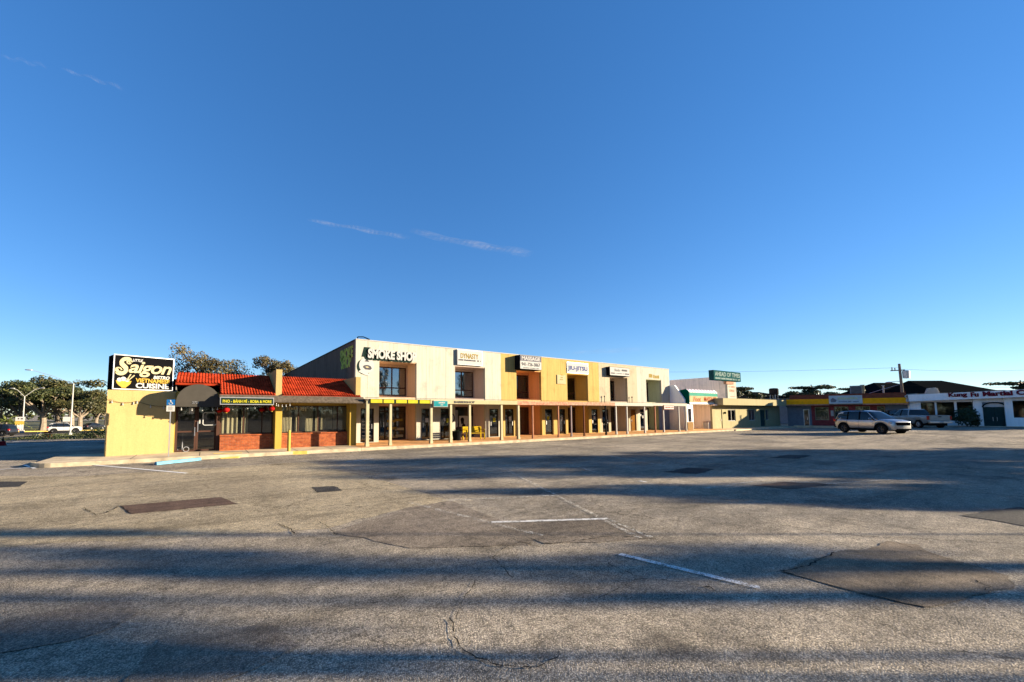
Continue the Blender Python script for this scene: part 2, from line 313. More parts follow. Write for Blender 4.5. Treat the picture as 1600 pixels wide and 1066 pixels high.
P['ykerb'] = paint('yellow_kerb_paint', (.66, .48, .12), .8, var=.3); P['alu'] = paint('silver_car_paint', (.34, .35, .37), .28, .75, var=.03, bump=0); P['pewter'] = paint('pewter_truck_paint', (.22, .25, .26), .35, .5, var=.05, bump=0)
P['carwhite'] = paint('white_car_paint', (.80, .80, .78), .3, var=.03, bump=0); P['cardark'] = paint('dark_car_paint', (.02, .022, .03), .25, .3, bump=0); P['tyre'] = paint('tyre_rubber', (.014, .014, .014), .85); P['lamp'] = paint('clear_lamp_lens', (.75, .75, .72), .1, bump=0)
P['bark'] = paint('pale_bark', (.19, .155, .12), .95, var=.3, sc=4, bump=.8, bs=12); P['barkd'] = paint('dark_bark', (.10, .08, .06), .95, var=.3, bump=.8, bs=12); P['skyblue'] = paint('pale_blue_sign_face', (.36, .46, .50), .5, var=.15, bump=0); P['tealgrey'] = paint('teal_grey_sign', (.035, .13, .14), .5, bump=0); P['sand'] = paint('tan_stone_veneer', (.50, .32, .15), .9, var=.4, sc=14, bump=.5)
P['glassc'] = glassm('clear_window_glass', (.88, .9, .88), 1.0); P['glassm'] = glassm('reflective_window_glass', (.35, .38, .40), 6.0); P['glass'] = glassm('window_glass', (.62, .66, .66), 1.0); P['glassd'] = glassm('dark_tinted_glass', (.42, .43, .44), 2.0); P['carglass'] = None
t = NT('car_glass'); P['carglass'] = t.done(t.bsdf((.006, .009, .013), .05, 0, .45))
P['leaf_a'] = leafm('oak_leaves', (.016, .026, .008), (.040, .054, .015), (.088, .088, .026)); P['leaf_f'] = leafm('olive_leaves', (.022, .028, .009), (.05, .052, .016), (.10, .085, .026)); P['leaf_b'] = leafm('sparse_olive_leaves', (.04, .04, .018), (.10, .085, .034), (.15, .10, .03)); P['leaf_c'] = leafm('dark_almond_leaves', (.006, .016, .008), (.014, .03, .010), (.06, .055, .012)); P['leaf_d'] = leafm('palm_leaves', (.05, .08, .015), (.10, .13, .03), (.16, .17, .05)); P['leaf_e'] = leafm('hedge_leaves', (.01, .025, .008), (.02, .045, .012), (.04, .06, .015))
# ================================================================== GROUND
KZ = .15                                        # walkway height
asp = asphaltm('worn_asphalt', (.47, .40, .30), (.235, .208, .17))
gm = MB()
gxs = [-1500, -400, -150, -80, -50]+[-40+2*k for k in range(61)]+[100, 150, 400, 1500]; gys = [-1500, -400, -150, -60]+[-40+2*k for k in range(66)]+[110, 150, 400, 1500]
gm.v = [(x, y, gz(x, y)) for y in gys for x in gxs]; nx_ = len(gxs)
gm.f = [(j*nx_+i, j*nx_+i+1, (j+1)*nx_+i+1, (j+1)*nx_+i) for j in range(len(gys)-1) for i in range(nx_-1)]
struct(gm.build('ground', asp, smooth=True))
# street behind the restaurant: lower ground, grass verges
ZS = -1.5
road_m = asphaltm('road_asphalt', (.13, .12, .105), (.09, .085, .08), .5, False)
grass_m = leafm('turf', (.03, .045, .012), (.055, .066, .018), (.09, .09, .03))
t = NT('grass_soil'); grs = t.done(t.bsdf(t.mix(t.rng(t.noise(1.1, 6), .35, .65, 0, 1), (.035, .05, .013), (.10, .09, .04)), .95, nrm=t.bump(t.noise(25, 4), .8, .05)))
rd = MB(); rd.box(-300, 60, 92, 108, ZS-.2, ZS+.004); struct(rd.build('road', road_m))
vf = [onZ(57, 686.5, ZS), onZ(80, 686.3, ZS), onZ(170, 685.0, ZS)]
vpts = [(vf[0].x, vf[0].y), (vf[1].x, vf[1].y), (vf[2].x, vf[2].y), (12, vf[2].y-6), (12, 91.6), (vf[0].x-2, 91.6), (vf[0].x-6, 80)]
vg = MB(); vg.prism(vpts, 'xy', ZS-.3, ZS+.10); struct(vg.build('grass_verge', grs, recalc=True))
vg = MB(); vg.box(-300, 60, 108.4, 260, ZS-.2, ZS+.10); struct(vg.build('grass_verge', grs))
kb = MB(); kb.box(-300, 60, 108, 108.4, ZS-.2, ZS+.16); struct(kb.build('kerb', P['ykerb']))
kb = MB(); kb.box(vf[0].x-2, 12, 91.6, 91.9, ZS-.2, ZS+.12); struct(kb.build('kerb', P['kerb']))
s_ = MB(); pa_, pb_, pc_, pd_ = [onZ(x, y, ZS+.1) for x, y in ((128, 684.5), (146, 683.5), (146, 682.2), (130, 683.0))]; s_.prism([(p.x, p.y) for p in (pa_, pb_, pc_, pd_)], 'xy', ZS, ZS+.115); struct(s_.build('path', P['concrete'], recalc=True))
gl = MB(); rg = random.Random(3)
for i in range(9000):
    if i % 3: x = rg.uniform(vf[0].x-3, -6); y = rg.uniform(73, 91)
    else: x = rg.uniform(-70, 0); y = rg.uniform(109, 120)
    h = rg.uniform(.08, .2); an_ = rg.uniform(0, 6.28); dx, dy = math.cos(an_)*.05, math.sin(an_)*.05
    gl.poly([(x-dx, y-dy, ZS+.1), (x+dx, y+dy, ZS+.1), (x+rg.uniform(-.05, .05), y+rg.uniform(-.05, .05), ZS+.1+h)])
g_ = gl.build('grass', grass_m); g_['kind'] = 'stuff'; g_['label'] = 'short rough grass on the verges along the street'
# concrete walkway in front of the restaurant, kerbed, with a rounded left end
def arc(cx, cy, r, a0, a1, n=8): return [(cx+r*math.cos(R(a0+(a1-a0)*i/n)), cy+r*math.sin(R(a0+(a1-a0)*i/n))) for i in range(n+1)]
wk = MB(); wk.prism(arc(-4.7, 21.4, .8, 180, 270)+[(7.05, 20.55), (7.05, 23.6), (-3.7, 23.6), (-3.8, 24.3), (-5.5, 24.3)], 'xy', -.3, KZ); struct(wk.build('pavement', P['concrete']))
kb = MB(); kb.prism(arc(-4.7, 21.4, .96, 180, 270)+[(7.05, 20.40), (7.05, 20.54)]+arc(-4.7, 21.4, .815, 270, 180), 'xy', -.3, KZ+.012); struct(kb.build('kerb', P['kerb'], bevel=.02))
jn = MB()
for xj in (-2.6, -.2, 1.75, 3.9, 5.6): jn.box(xj, xj+.022, 20.6, 22.6, KZ, KZ+.003)
struct(jn.build('pavement_joints', P['shingle']))
wk = MB(); wk.box(7.055, 48, 20.55, 26, -.3, KZ); struct(wk.build('walkway', P['pavetile']))
kb = MB(); kb.box(7.055, 48, 20.40, 20.545, -.3, KZ+.012); struct(kb.build('kerb', P['kerb'], bevel=.02))
wk = MB(); wk.box(48.01, 72, 20.3, 26, -.3, KZ-.01); struct(wk.build('pavement', P['concrete']))
# sloped yellow kerb ramps in front of the restaurant
for (a, b, c_, d) in (((333, 709), (378, 708), (372, 716), (345, 717)), ((446, 706), (480, 705), (478, 708), (450, 709.5))):
    pa, pb, pc, pd = [onZ(q[0], q[1], z) for q, z in ((a, KZ), (b, KZ), (c_, 0), (d, 0))]
    rp = MB(); v = [(pa.x, pa.y, KZ+.02), (pb.x, pb.y, KZ+.02), (pc.x, pc.y, .012), (pd.x, pd.y, .012)]; v += [(p[0], p[1], -.1) for p in v]
    rp.add(v, [(3, 2, 1, 0), (0, 1, 5, 4), (1, 2, 6, 5), (2, 3, 7, 6), (3, 0, 4, 7)]); struct(rp.build('kerb_ramp', P['ykerb'], recalc=True))
# ---- patches of newer asphalt, plus one sheet coloured as if sunlit
def jag(pts, amp=.03, seed=1):
    r_ = random.Random(seed); out = []
    for i, a in enumerate(pts):
        b = pts[(i+1) % len(pts)]; L = (b-a).length; n = max(2, min(60, int(L/.12))); d = (b-a).normalized(); nv = Vector((-d.y, d.x, 0)); w = 0
        for k in range(n):
            q = a.lerp(b, k/n); w = .72*w+r_.gauss(0, amp*.6); e = w*min(1, 3*min(k, n-k)/n) if k else 0
            out.append((q.x+nv.x*e, q.y+nv.y*e))
    return out
def patch(px, m, z, amp=.03, seed=1):
    pts = [onZ(x, y) for x, y in px]; mb = MB(); mb.poly([(x, y, z) for x, y in jag(pts, amp, seed)])
    o = mb.build('asphalt_patch', m)
    if o.data.polygons[0].normal.z < 0: o.data.flip_normals()
    struct(o)
pm_br = asphaltm('brown_patch_asphalt', (.17, .105, .075), (.135, .092, .068), .35, False); pm_dk = asphaltm('dark_patch_asphalt', (.07, .065, .06), (.05, .05, .05), .5, False)
pm_fine = asphaltm('fine_patch_asphalt', (.27, .21, .145), (.21, .165, .12), .45, True); pm_pur = asphaltm('old_patch_asphalt', (.31, .26, .20), (.23, .19, .15), .9, True)
patch([(-260, 880), (-260, 770), (-60, 744), (120, 745), (330, 731), (480, 722), (560, 742), (640, 764), (706, 783), (640, 793), (510, 826), (300, 838), (60, 850)], asphaltm('warm_lit_asphalt', (.53, .44, .29), (.36, .30, .205), .9, True), .004, .06, 20)  # left paving sheet; its warm sunlit tone is put into the colour
patch([(187, 791), (205, 804), (372, 788), (345, 777)], pm_br, .009, .02, 1)
patch([(487, 762), (497, 770), (536, 767), (521, 760)], pm_dk, .009, .02, 2)
patch([(-40, 754), (0, 753), (43, 753), (32, 761), (-40, 764)], pm_dk, .009, .02, 3)
patch([(1222, 894), (1310, 862), (1347, 861), (1387, 846), (1435, 852), (1462, 867), (1576, 901), (1586, 918), (1543, 928), (1448, 950), (1343, 927)], pm_fine, .009, .035, 4)
patch([(1035, 738), (1075, 731), (1118, 733.5), (1088, 741)], pm_dk, .009, .04, 5)
patch([(1175, 759), (1225, 753), (1305, 757), (1235, 765)], pm_br, .009, .05, 6)
patch([(1500, 806), (1590, 793), (1700, 800), (1640, 830), (1560, 815)], pm_dk, .009, .05, 7)
patch([(520, 833), (640, 793), (705, 783), (842, 838), (828, 852), (640, 857)], pm_pur, .006, .03, 8)
patch([(770, 817), (950, 812), (1026, 842), (850, 850)], pm_pur, .0065, .03, 9)
patch([(1200, 716), (1230, 711), (1268, 712), (1248, 717)], pm_dk, .009, .05, 10)
patch([(-60, 985), (60, 960), (205, 935), (215, 960), (120, 1000), (-60, 1030)], pm_pur, .008, .03, 12)
patch([(250, 1000), (420, 975), (470, 1010), (330, 1075), (180, 1080)], pm_pur, .008, .03, 13)
# ---- painted lines, and one lit streak between shadows laid as a line
wl = wornm('worn_white_line', (.72, .71, .66), .5); wl2 = wornm('faded_line_or_lit_streak', (.60, .57, .48), .60, 7); wl3 = wornm('fresh_white_line', (.78, .77, .73), .36)
def pline(a, b, wdt, m, z=.013):
    a = onZ(*a); b = onZ(*b); d = (b-a).normalized(); n = Vector((-d.y, d.x, 0))*wdt/2
    mb = MB(); mb.poly([(a-n)[:2]+(z,), (b-n)[:2]+(z,), (b+n)[:2]+(z,), (a+n)[:2]+(z,)]); struct(mb.build('line_or_lit_streak', m))
for a, b, wd, mm_ in (((768, 817), (950, 811.5), .10, wl), ((640, 786), (848, 838), .10, wl2), ((948, 811.5), (1024, 843), .09, wl2), ((968, 867), (1187, 920), .10, wl),
                      ((690, 783), (870, 775), .10, wl2), ((780, 729), (1000, 842), .09, wl2), ((800, 754), (832, 756), .12, wl2), ((542, 722), (584, 717), .12, wl), ((540, 712.5), (562, 714.5), .14, wl2),
                      ((650, 713), (674, 711), .16, wl2), ((592, 744), (800, 738), .10, wl2), ((895, 727), (932, 739), .12, wl2), ((942, 711), (1040, 729), .14, wl2), ((1100, 764), (1200, 750), .12, wl2),  # second entry: sunlit gap between tree shadows, drawn as a pale line
                      ((146, 727), (292, 740), .11, wl3), ((-30, 736), (72, 729.5), .10, wl3), ((72, 729.5), (96, 726), .10, wl3), ((38, 727), (54, 732.5), .10, wl3), ((-30, 727.5), (40, 727), .10, wl2), ((300, 733), (390, 730), .12, wl2),
                      ((350, 731), (420, 727), .1, wl2), ((1000, 752), (1010, 754), .1, wl), ((1320, 705), (1480, 716), .16, wl2), ((1150, 702), (1240, 709), .16, wl2), ((1060, 714), (1170, 712), .14, wl2), ((1290, 757), (1420, 748), .13, wl2)):
    pline(a, b, wd, mm_)
# lot markings by the street (in shade)
for a, b in (((0, 695.5), (165, 690.2)), ((20, 690.5), (46, 691.2)), ((100, 699.5), (128, 698))):
    a = onG(*a); b = onG(*b); d = (b-a).normalized(); n = Vector((-d.y, d.x, 0)).normalized()*.12; mb = MB()
    for k in range(16):
        p, q = a.lerp(b, k/16), a.lerp(b, (k+1)/16); hz = [gz(*v[:2])+.03 for v in (p-n, q-n, q+n, p+n)]
        mb.poly([(v.x, v.y, z) for v, z in zip((p-n, q-n, q+n, p+n), hz)])
    struct(mb.build('line_or_lit_streak', wl3))
# ---- cracks
ck = paint('tar_dark_crack', (.075, .068, .06), .95, bump=0)
def crack(pts, wd=.012, seed=1):
    r_ = random.Random(seed); q = [onZ(x, y) for x, y in pts]; L = []
    for a, b in zip(q, q[1:]):
        n = max(3, int((b-a).length/.07))
        for k in range(n):
            p = a.lerp(b, k/n); L.append(Vector((p.x+r_.uniform(-.018, .018), p.y+r_.uniform(-.018, .018), .0125)))
    mb = MB()
    for a, b in zip(L, L[1:]):
        d = b-a; n = Vector((-d.y, d.x, 0)).normalized(); wa = wd*.8*r_.uniform(.15, 1.3)
        mb.poly([a-n*wa/2, b-n*wa/2, b+n*wa/2, a+n*wa/2])
    struct(mb.build('asphalt_crack', ck))
crack([(705, 968), (709, 990), (714, 1008), (735, 1025), (770, 1038), (815, 1044), (838, 1042)], .016, 1)
crack([(712, 968), (722, 940), (738, 918), (746, 905)], .012, 2); crack([(770, 871), (780, 882), (795, 900), (802, 905)], .016, 3); crack([(770, 871), (785, 858), (812, 848), (845, 852)], .012, 4)
crack([(846, 852), (960, 838), (1000, 840)], .02, 5); crack([(800, 843), (832, 853), (850, 857)], .016, 6); crack([(1222, 894), (1310, 921), (1375, 938), (1450, 952)], .02, 7); crack([(1222, 894), (1262, 885), (1308, 863)], .022, 8)
crack([(1525, 908), (1545, 918), (1535, 926)], .016, 9); crack([(502, 731), (560, 742), (620, 760), (660, 769), (705, 781)], .02, 10); crack([(430, 818), (450, 825), (463, 836)], .03, 11); crack([(497, 815), (515, 825), (528, 840)], .02, 12)
crack([(540, 791), (560, 792), (570, 794)], .03, 13); crack([(1080, 914), (1110, 919), (1128, 930)], .03, 14); crack([(187, 791), (205, 804)], .03, 15); crack([(487, 762), (497, 771)], .03, 16); crack([(130, 794), (150, 806), (165, 803), (187, 791)], .025, 17)
crack([(950, 812), (1000, 832), (1030, 843)], .03, 18); crack([(1395, 846), (1440, 862), (1540, 890)], .012, 19); crack([(880, 920), (920, 928), (990, 933)], .008, 20); crack([(840, 1045), (870, 1030), (877, 1012)], .014, 21)
crack([(948, 880), (975, 893), (1000, 906)], .014, 22); crack([(1200, 818), (1330, 838), (1420, 842), (1600, 851)], .02, 23); crack([(935, 938), (1000, 905), (1080, 912)], .01, 24); crack([(325, 742), (380, 738), (470, 731)], .016, 25)

# ================================================================== RESTAURANT (near left)
YW = 22.9; YL = 22.45
def windowx(parent, x0, x1, z0, z1, Y, mull=(), trans=(), fr=.05, dep=.07, frame=None, glass=None, name='window', label=None):
    f = MB(); f.box(x0, x1, Y, Y+dep, z0, z0+fr); f.box(x0, x1, Y, Y+dep, z1-fr, z1); f.box(x0, x0+fr, Y, Y+dep, z0+fr, z1-fr); f.box(x1-fr, x1, Y, Y+dep, z0+fr, z1-fr)
    for mx in mull: f.box(mx-fr/2, mx+fr/2, Y+.003, Y+dep-.003, z0+fr, z1-fr)
    ms = [x0+fr, *[q for mm2 in mull for q in (mm2-fr/2, mm2+fr/2)], x1-fr]
    for tz in trans:
        for a, b in zip(ms[::2], ms[1::2]): f.box(a, b, Y+.003, Y+dep-.003, tz-fr/2, tz+fr/2)
    o = f.build(name, frame or P['dark'], parent)
    if label: o['label'] = label
    g = MB(); g.box(x0+fr*.8, x1-fr*.8, Y+dep*.5, Y+dep*.5+.006, z0+fr*.8, z1-fr*.8); g.build('pane', glass or P['glass'], o)
    return o
def handle(door, x, z, Y, L=.3, m=None):
    h = MB(); h.box(x-.018, x+.018, Y-.06, Y-.035, z-L/2, z+L/2); h.box(x-.012, x+.012, Y-.035, Y+.01, z-L/2+.02, z-L/2+.05); h.box(x-.012, x+.012, Y-.035, Y+.01, z+L/2-.05, z+L/2-.02); h.build('handle', m or P['steel'], door)
X0 = xY(167, YW, 690); XD0 = xY(271, YW, 690); XD1 = xY(338, YW, 670); XC0 = xY(430, 22.3, 660); XC1 = xY(440.5, 22.3, 660); XE0 = xY(557, 22.3, 660); XE1 = 7.0
rest = thing('restaurant', 'low yellow restaurant with red barrel tile roof and brick window bases', 'restaurant', ((X0+XE1)/2, YW, 0))
ZT = 4.05
a = MB(); a.prism([(X0, YL), (XD0, YW), (XD0, YW+.5), (X0, YW+.5)], 'xy', KZ-.1, 3.04); a.box(X0, X0+.25, YW+.5, 36, -2, 3.6); a.box(X0+.25, XE1, 35.8, 36, -2, 3.6); a.build('wall', P['yellow'], rest)
a = MB(); a.box(X0+.02, XE1-.02, 24.45, 36, 3.62, 3.75); a.box(X0-.55, X0+.02, 27, 36.4, 2.35, 2.55); a.build('flat_roof', P['shingle'], rest)
# front wall over the openings, columns
a = MB(); a.wall(XD0, XE1, KZ-.1, 3.05, YW+.06, YW+.20, [(XD0+.03, XD1, KZ-.2, 2.47), (XD1+.14, XC0-.02, .5, 2.42), (XC1+.02, XE0+.04, .5, 2.42)]); a.build('front_wall', P['yellow_col'], rest)
for (xa, xb) in ((XC0, XC1), (XE0, XE1)):
    a = MB(); a.box(xa, xb, 22.3, YW+.06, KZ-.05, 2.62); a.build('column', P['yellow_col'], rest, bevel=.01)
a = MB(); a.box(XD1, XD1+.14, YW-.04, YW+.055, KZ-.05, 2.6); a.build('jamb', P['brown_fr'], rest)
# brick bases
for (xa, xb) in ((XD1+.16, XC0-.002), (XC1+.002, XE0-.002)):
    a = MB(); a.box(xa, xb, YW-.18, YW+.058, KZ-.05, .86); o = a.build('brick_base', P['brick'], rest)
    a = MB(); a.box(xa-.02, xb, YW-.23, YW+.057, .862, .93); a.build('sill', P['brick'], o, bevel=.01)
# dining room behind the glass
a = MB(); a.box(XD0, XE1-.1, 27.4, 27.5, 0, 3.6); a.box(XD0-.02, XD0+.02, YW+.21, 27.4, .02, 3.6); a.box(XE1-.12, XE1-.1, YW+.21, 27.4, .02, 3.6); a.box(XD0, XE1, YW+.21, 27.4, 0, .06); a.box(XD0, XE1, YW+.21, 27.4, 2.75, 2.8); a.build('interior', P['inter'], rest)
w1 = windowx(rest, XD1+.16, XC0-.03, .935, 2.42, YW+.08, [xY(381, YW+.1), XC0-.55], frame=P['brown_fr'], glass=P['glassc'])
w2 = windowx(rest, XC1+.03, XE0+.03, .935, 2.42, YW+.08, [xY(466.5, YW+.1), xY(497, YW+.1), xY(527.5, YW+.1)], frame=P['brown_fr'], glass=P['glassc'])
def blinds(win, xa, xb, z0, z1, Y, m=None, slat=.09, seed=1, wav=0, name='blind'):
    r_ = random.Random(seed); b = MB(); x = xa
    while x < xb:
        an = R(28+r_.uniform(-8, 8)); b.add([(x, Y-slat/2*math.sin(an), z0), (x+slat*math.cos(an), Y+slat/2*math.sin(an), z0), (x+slat*math.cos(an), Y+slat/2*math.sin(an), z1), (x, Y-slat/2*math.sin(an), z1)], [(0, 1, 2, 3)]); x += slat*.86
    return b.build(name, m or P['blind'], win)
def curtain(win, xa, xb, z0, z1, Y, m=None, amp=.03, name='curtain'):
    n = max(8, int((xb-xa)/.03)); vs = []; 
    for i in range(n+1):
        x = xa+(xb-xa)*i/n; y = Y+amp*math.sin(i*.9)+amp*.5*math.sin(i*.37); vs += [(x, y, z0), (x, y, z1)]
    return MB().add(vs, [(2*i, 2*i+2, 2*i+3, 2*i+1) for i in range(n)]).build(name, m or P['curt'], win, smooth=True)
for xa, xb, z0 in ((xY(440, 23.1), xY(456, 23.1), .95), (xY(461, 23.1), xY(466, 23.1), .95), (xY(467, 23.1), xY(488, 23.1), .95), (xY(493, 23.1), xY(496, 23.1), .95), (xY(502, 23.1), xY(518, 23.1), 1.06), (xY(521, 23.1), xY(526, 23.1), 1.06), (xY(529, 23.1), xY(548, 23.1), 1.06)):
    blinds(w2, xa, xb, z0, 2.36, YW+.24, seed=int(xa*10))
curtain(w1, xY(342.5, 23.1), xY(372, 23.1), .95, 2.36, YW+.24, P['blind'], .035); blinds(w1, xY(378, 23.1), xY(387, 23.1), .95, 2.36, YW+.24, seed=5)
# painted shop lettering on the glass, curved, faint
a = MB()
for i in range(9): a.box(XC1+.32+i*.12, XC1+.40+i*.12, YW+.098, YW+.102, 2.14+.05*math.sin(i*.5), 2.34-.02*(i % 3))
a.build('window_lettering', P['ltext'], w2)
# double glass doors, slightly recessed
xm = (XD0+.05+XD1)/2; D = []
for k, (xa, xb) in enumerate(((XD0+.05, xm-.005), (xm+.005, XD1-.01))):
    d = windowx(rest, xa, xb, KZ+.02, 2.45, YW+.10, [], [1.12], fr=.075, frame=P['brown_fr'], glass=P['glassd'], name='door'); D.append(d)
handle(D[0], xm-.06, 1.12, YW+.10, .42); handle(D[1], xm+.06, 1.35, YW+.10, .5)
a = MB(); a.box(xm-.33, xm-.12, YW+.07, YW+.096, 1.98, 2.27); a.build('notice', P['white'], D[0]); a = MB(); a.box(xm+.10, xm+.16, YW+.085, YW+.096, 1.5, 1.72); a.build('notice', P['whitev'], D[1])
# neon-style open frame on the right door
a = MB(); q = [(xm+.32, 1.42), (xm+.80, 1.42), (xm+.86, 1.48), (xm+.86, 1.98), (xm+.80, 2.04), (xm+.32, 2.04), (xm+.26, 1.98), (xm+.26, 1.48), (xm+.32, 1.42)]
a.tube([(p_[0], YW+.07, p_[1]) for p_ in q], .024, 6); a.build('sign_frame', P['whitev'], D[1])
# roof of barrel tiles: ribs and courses are real geometry
def tile_roof(x0, x1, ye, ze, yr, zr, name, parent, pitch=.125, courses=11):
    r_ = random.Random(int(x0*10)); b = MB(); per = 6; n = max(1, int((x1-x0)/pitch)); cols = n*per+1; vs = []; L = math.hypot(yr-ye, zr-ze); ny, nz = -(zr-ze)/L, (yr-ye)/L; rows = []
    for c in range(courses): rows += [(c/courses, .016), ((c+.985)/courses, .0)]
    for tt, up in rows:
        for i in range(cols):
            h = .034*abs(math.sin(math.pi*i/per))**.7+up+ r_.uniform(-.004, .004)
            vs.append((x0+(x1-x0)*i/(cols-1), ye+(yr-ye)*tt+ny*h, ze+(zr-ze)*tt+nz*h))
    fs = [(j*cols+i, j*cols+i+1, (j+1)*cols+i+1, (j+1)*cols+i) for j in range(len(rows)-1) for i in range(cols-1)]
    b.add(vs, fs); b.prism([(ye, ze-.012), (yr, zr-.012), (yr+.15, zr-.012), (yr+.15, ze-.1), (ye+.05, ze-.1)], 'yz', x0, x1); return b.build(name, P['tile'], parent)
YE, YR, ZE, ZR = 21.5, 24.3, 2.90, 4.08
XW1a, XW1b = xY(431, 21.7, 600), xY(440.5, 21.7, 600); XW2a = xY(563, 21.7, 600)
XM_ = xY(344, YE, 620); tile_roof(XD0-.02, XM_, 22.85, ZE+(ZR-ZE)*(22.85-YE)/(YR-YE), YR, ZR, 'tiled_roof', rest); tile_roof(XM_+.01, XW1a-.01, YE, ZE, YR, ZR, 'tiled_roof', rest); tile_roof(XW1b+.01, XW2a-.01, YE, ZE, YR, ZR, 'tiled_roof', rest)
for xa, xb, h in ((XW1a, XW1b, 4.22), (XW2a, XE1+.12, 4.02)):
    a = MB(); a.prism([(YE+.15, 2.86), (YE+.15, h), (YE+.62, h), (YR+.3, h), (YR+.3, 2.86)], 'yz', xa, xb); a.build('wing_wall', P['yellow'], rest)
# shingled eave skirt and soffit
a = MB(); a.prism([(YE-.02, 2.885), (YE-.30, 2.56), (YE-.27, 2.52), (YE+.3, 2.60), (YE+.3, 2.885)], 'yz', XD1+.05, XE1+.5); a.build('eave', P['shingle'], rest)
a = MB(); a.box(XD1+.05, XE1-.01, YE+.3, YW+.055, 2.62, 2.66); a.build('soffit', P['yellow_col'], rest)
# barrel awning over the door
yA, yB = YW-1.2, YW-.002; xa, xb = xY(274.5, yA, 630), xY(344, yA, 630); cxA = (xa+xb)/2; wA = (xb-xa)/2; zA = zY(300, 631, yA); hA = zY(308, 600.5, yA)-zA
prof = [(cxA-wA*math.cos(R(180*i/20)), zA+hA*math.sin(R(180*i/20))**.9 if 0 < i < 20 else zA) for i in range(21)]
aw = MB(); aw.prism([(xa, zA-.14)]+prof+[(xb, zA-.14)], 'xz', yA, yA+.02); aw.add([(x, yA+.02, z) for x, z in prof]+[(x, yB, z) for x, z in prof], [(i, i+1, 22+i, 21+i) for i in range(20)]); aw.box(xa, xa+.02, yA+.02, yB, zA-.14, zA); aw.box(xb-.02, xb, yA+.02, yB, zA-.14, zA)
awn = aw.build('door_awning', P['greydark'], rest)
text('2721', P['metal'], awn, (xY(305, yA), yA-.012, zA+.06), height=.10, name='house_number', depth=.006)
# box sign on the roof end, flush with the slightly angled end wall
TH = math.atan2(YW-YL, XD0-X0)+R(9); SU = Vector((math.cos(TH), math.sin(TH), 0)); SA = Vector((X0, YL, 0))+Vector((math.sin(TH), -math.cos(TH), 0))*.05
def onS(px, py): d = ray(px, py); n = Vector((-SU.y, SU.x, 0)); p = CAM+d*((SA-CAM).dot(n)/d.dot(n)); return (p-SA).dot(SU), p.z
q0, q1 = onS(175.5, 608), onS(272, 560); uo = q0[0]; z_lo = (onS(178, 608)[1]+onS(270, 611)[1])/2; z_hi = (onS(178, 555)[1]+onS(270, 560)[1])/2
sg = thing('box_sign', 'black box sign lettered Little Saigon Bistro Vietnamese Cuisine with a noodle bowl', 'sign', SA+SU*uo+Vector((0, 0, z_lo)), TH, local=True)
W_, H_ = q1[0]-q0[0], z_hi-z_lo; yS = 0; sx0 = sz0 = 0; sx1, sz1 = W_, H_
a = MB(); a.box(sx0, sx1, yS, yS+1.0, sz0, sz1); a.build('cabinet', P['black'], sg, bevel=.015)
a = MB(); f = .028
for q in ((sx0-.01, sx1+.01, sz1-f, sz1+.01), (sx0-.01, sx1+.01, sz0-.01, sz0+f), (sx0-.01, sx0+f, sz0+f, sz1-f), (sx1-f, sx1+.01, sz0+f, sz1-f)): a.box(q[0], q[1], yS-.02, yS+.05, q[2], q[3])
a.build('frame', P['metal'], sg)
def sp(u, v): return (sx0+u*W_, yS-.004, sz0+v*H_)
def stext(body, u0, u1, v0, v1, m, y=-.004, **kw):
    return text(body, m, sg, (sx0+(u0+u1)/2*W_, yS+y, sz0+(v0+v1)/2*H_), width=(u1-u0)*W_, height=(v1-v0)*H_, depth=.012, **kw)
stext('S', .03, .275, .40, .95, P['ltext'], bold=.035, shear=.3); stext('aigon', .235, .965, .38, .84, P['ltext'], bold=.02, shear=.30, spacing=.92)
for (u, v, r0, r1) in ((.235, .80, .06, .10), (.07, .55, .05, .12)):
    a = MB(); a.tube([(sx0+u*W_+r1*math.cos(q/8*5.2)*(1-q/30), yS-.012, sz0+v*H_+r1*math.sin(q/8*5.2)*(1-q/30)) for q in range(10)], .035, 6); a.build('flourish', P['ltext'], sg)
stext('LITTLE', .29, .46, .83, .91, P['whitev'], bold=.03, shear=.25); stext('BISTRO', .645, .935, .345, .445, P['whitev'], bold=.04, shear=.25)
stext('VIETNAMESE', .355, .935, .215, .345, P['ytext'], bold=.03); stext('CUISINE', .36, .925, .05, .205, P['whitev'], bold=.035)
bwl = [(.05+.24*i/12, .24+.015*math.sin(i*1.3)) for i in range(13)]+[(.285-.235*i/10*1, .24-.20*math.sin(math.pi*min(1, .02+i/10*.96))**.55) for i in range(11)]
a = MB(); a.prism([(sx0+u*W_, sz0+v*H_) for u, v in [(.045, .25), (.29, .25), (.275, .17), (.235, .10), (.21, .07), (.205, .045), (.135, .045), (.13, .07), (.10, .10), (.06, .17)]], 'xz', yS-.016, yS-.002); a.build('bowl_emblem', P['ytext'], sg)
a = MB()
for u, v, ru in ((.10, .275, .05), (.16, .30, .055), (.22, .27, .045)): a.lathe([(0, yS-.018), (ru*W_*.8, yS-.018), (ru*W_*.8, yS-.004)], (sx0+u*W_, 0, sz0+v*H_), 12, 'y')
a.build('noodle_emblem', P['whitev'], sg)
a = MB()
for u in (.21, .235): a.cyl((sx0+u*W_, yS-.02, sz0+.26*H_), (sx0+(u+.06+(u-.21)*1.4)*W_, yS-.02, sz0+(.45-(u-.21)*1.0)*H_), .022, .03, 6)
a.build('chopstick_emblem', P['ltext'], sg)
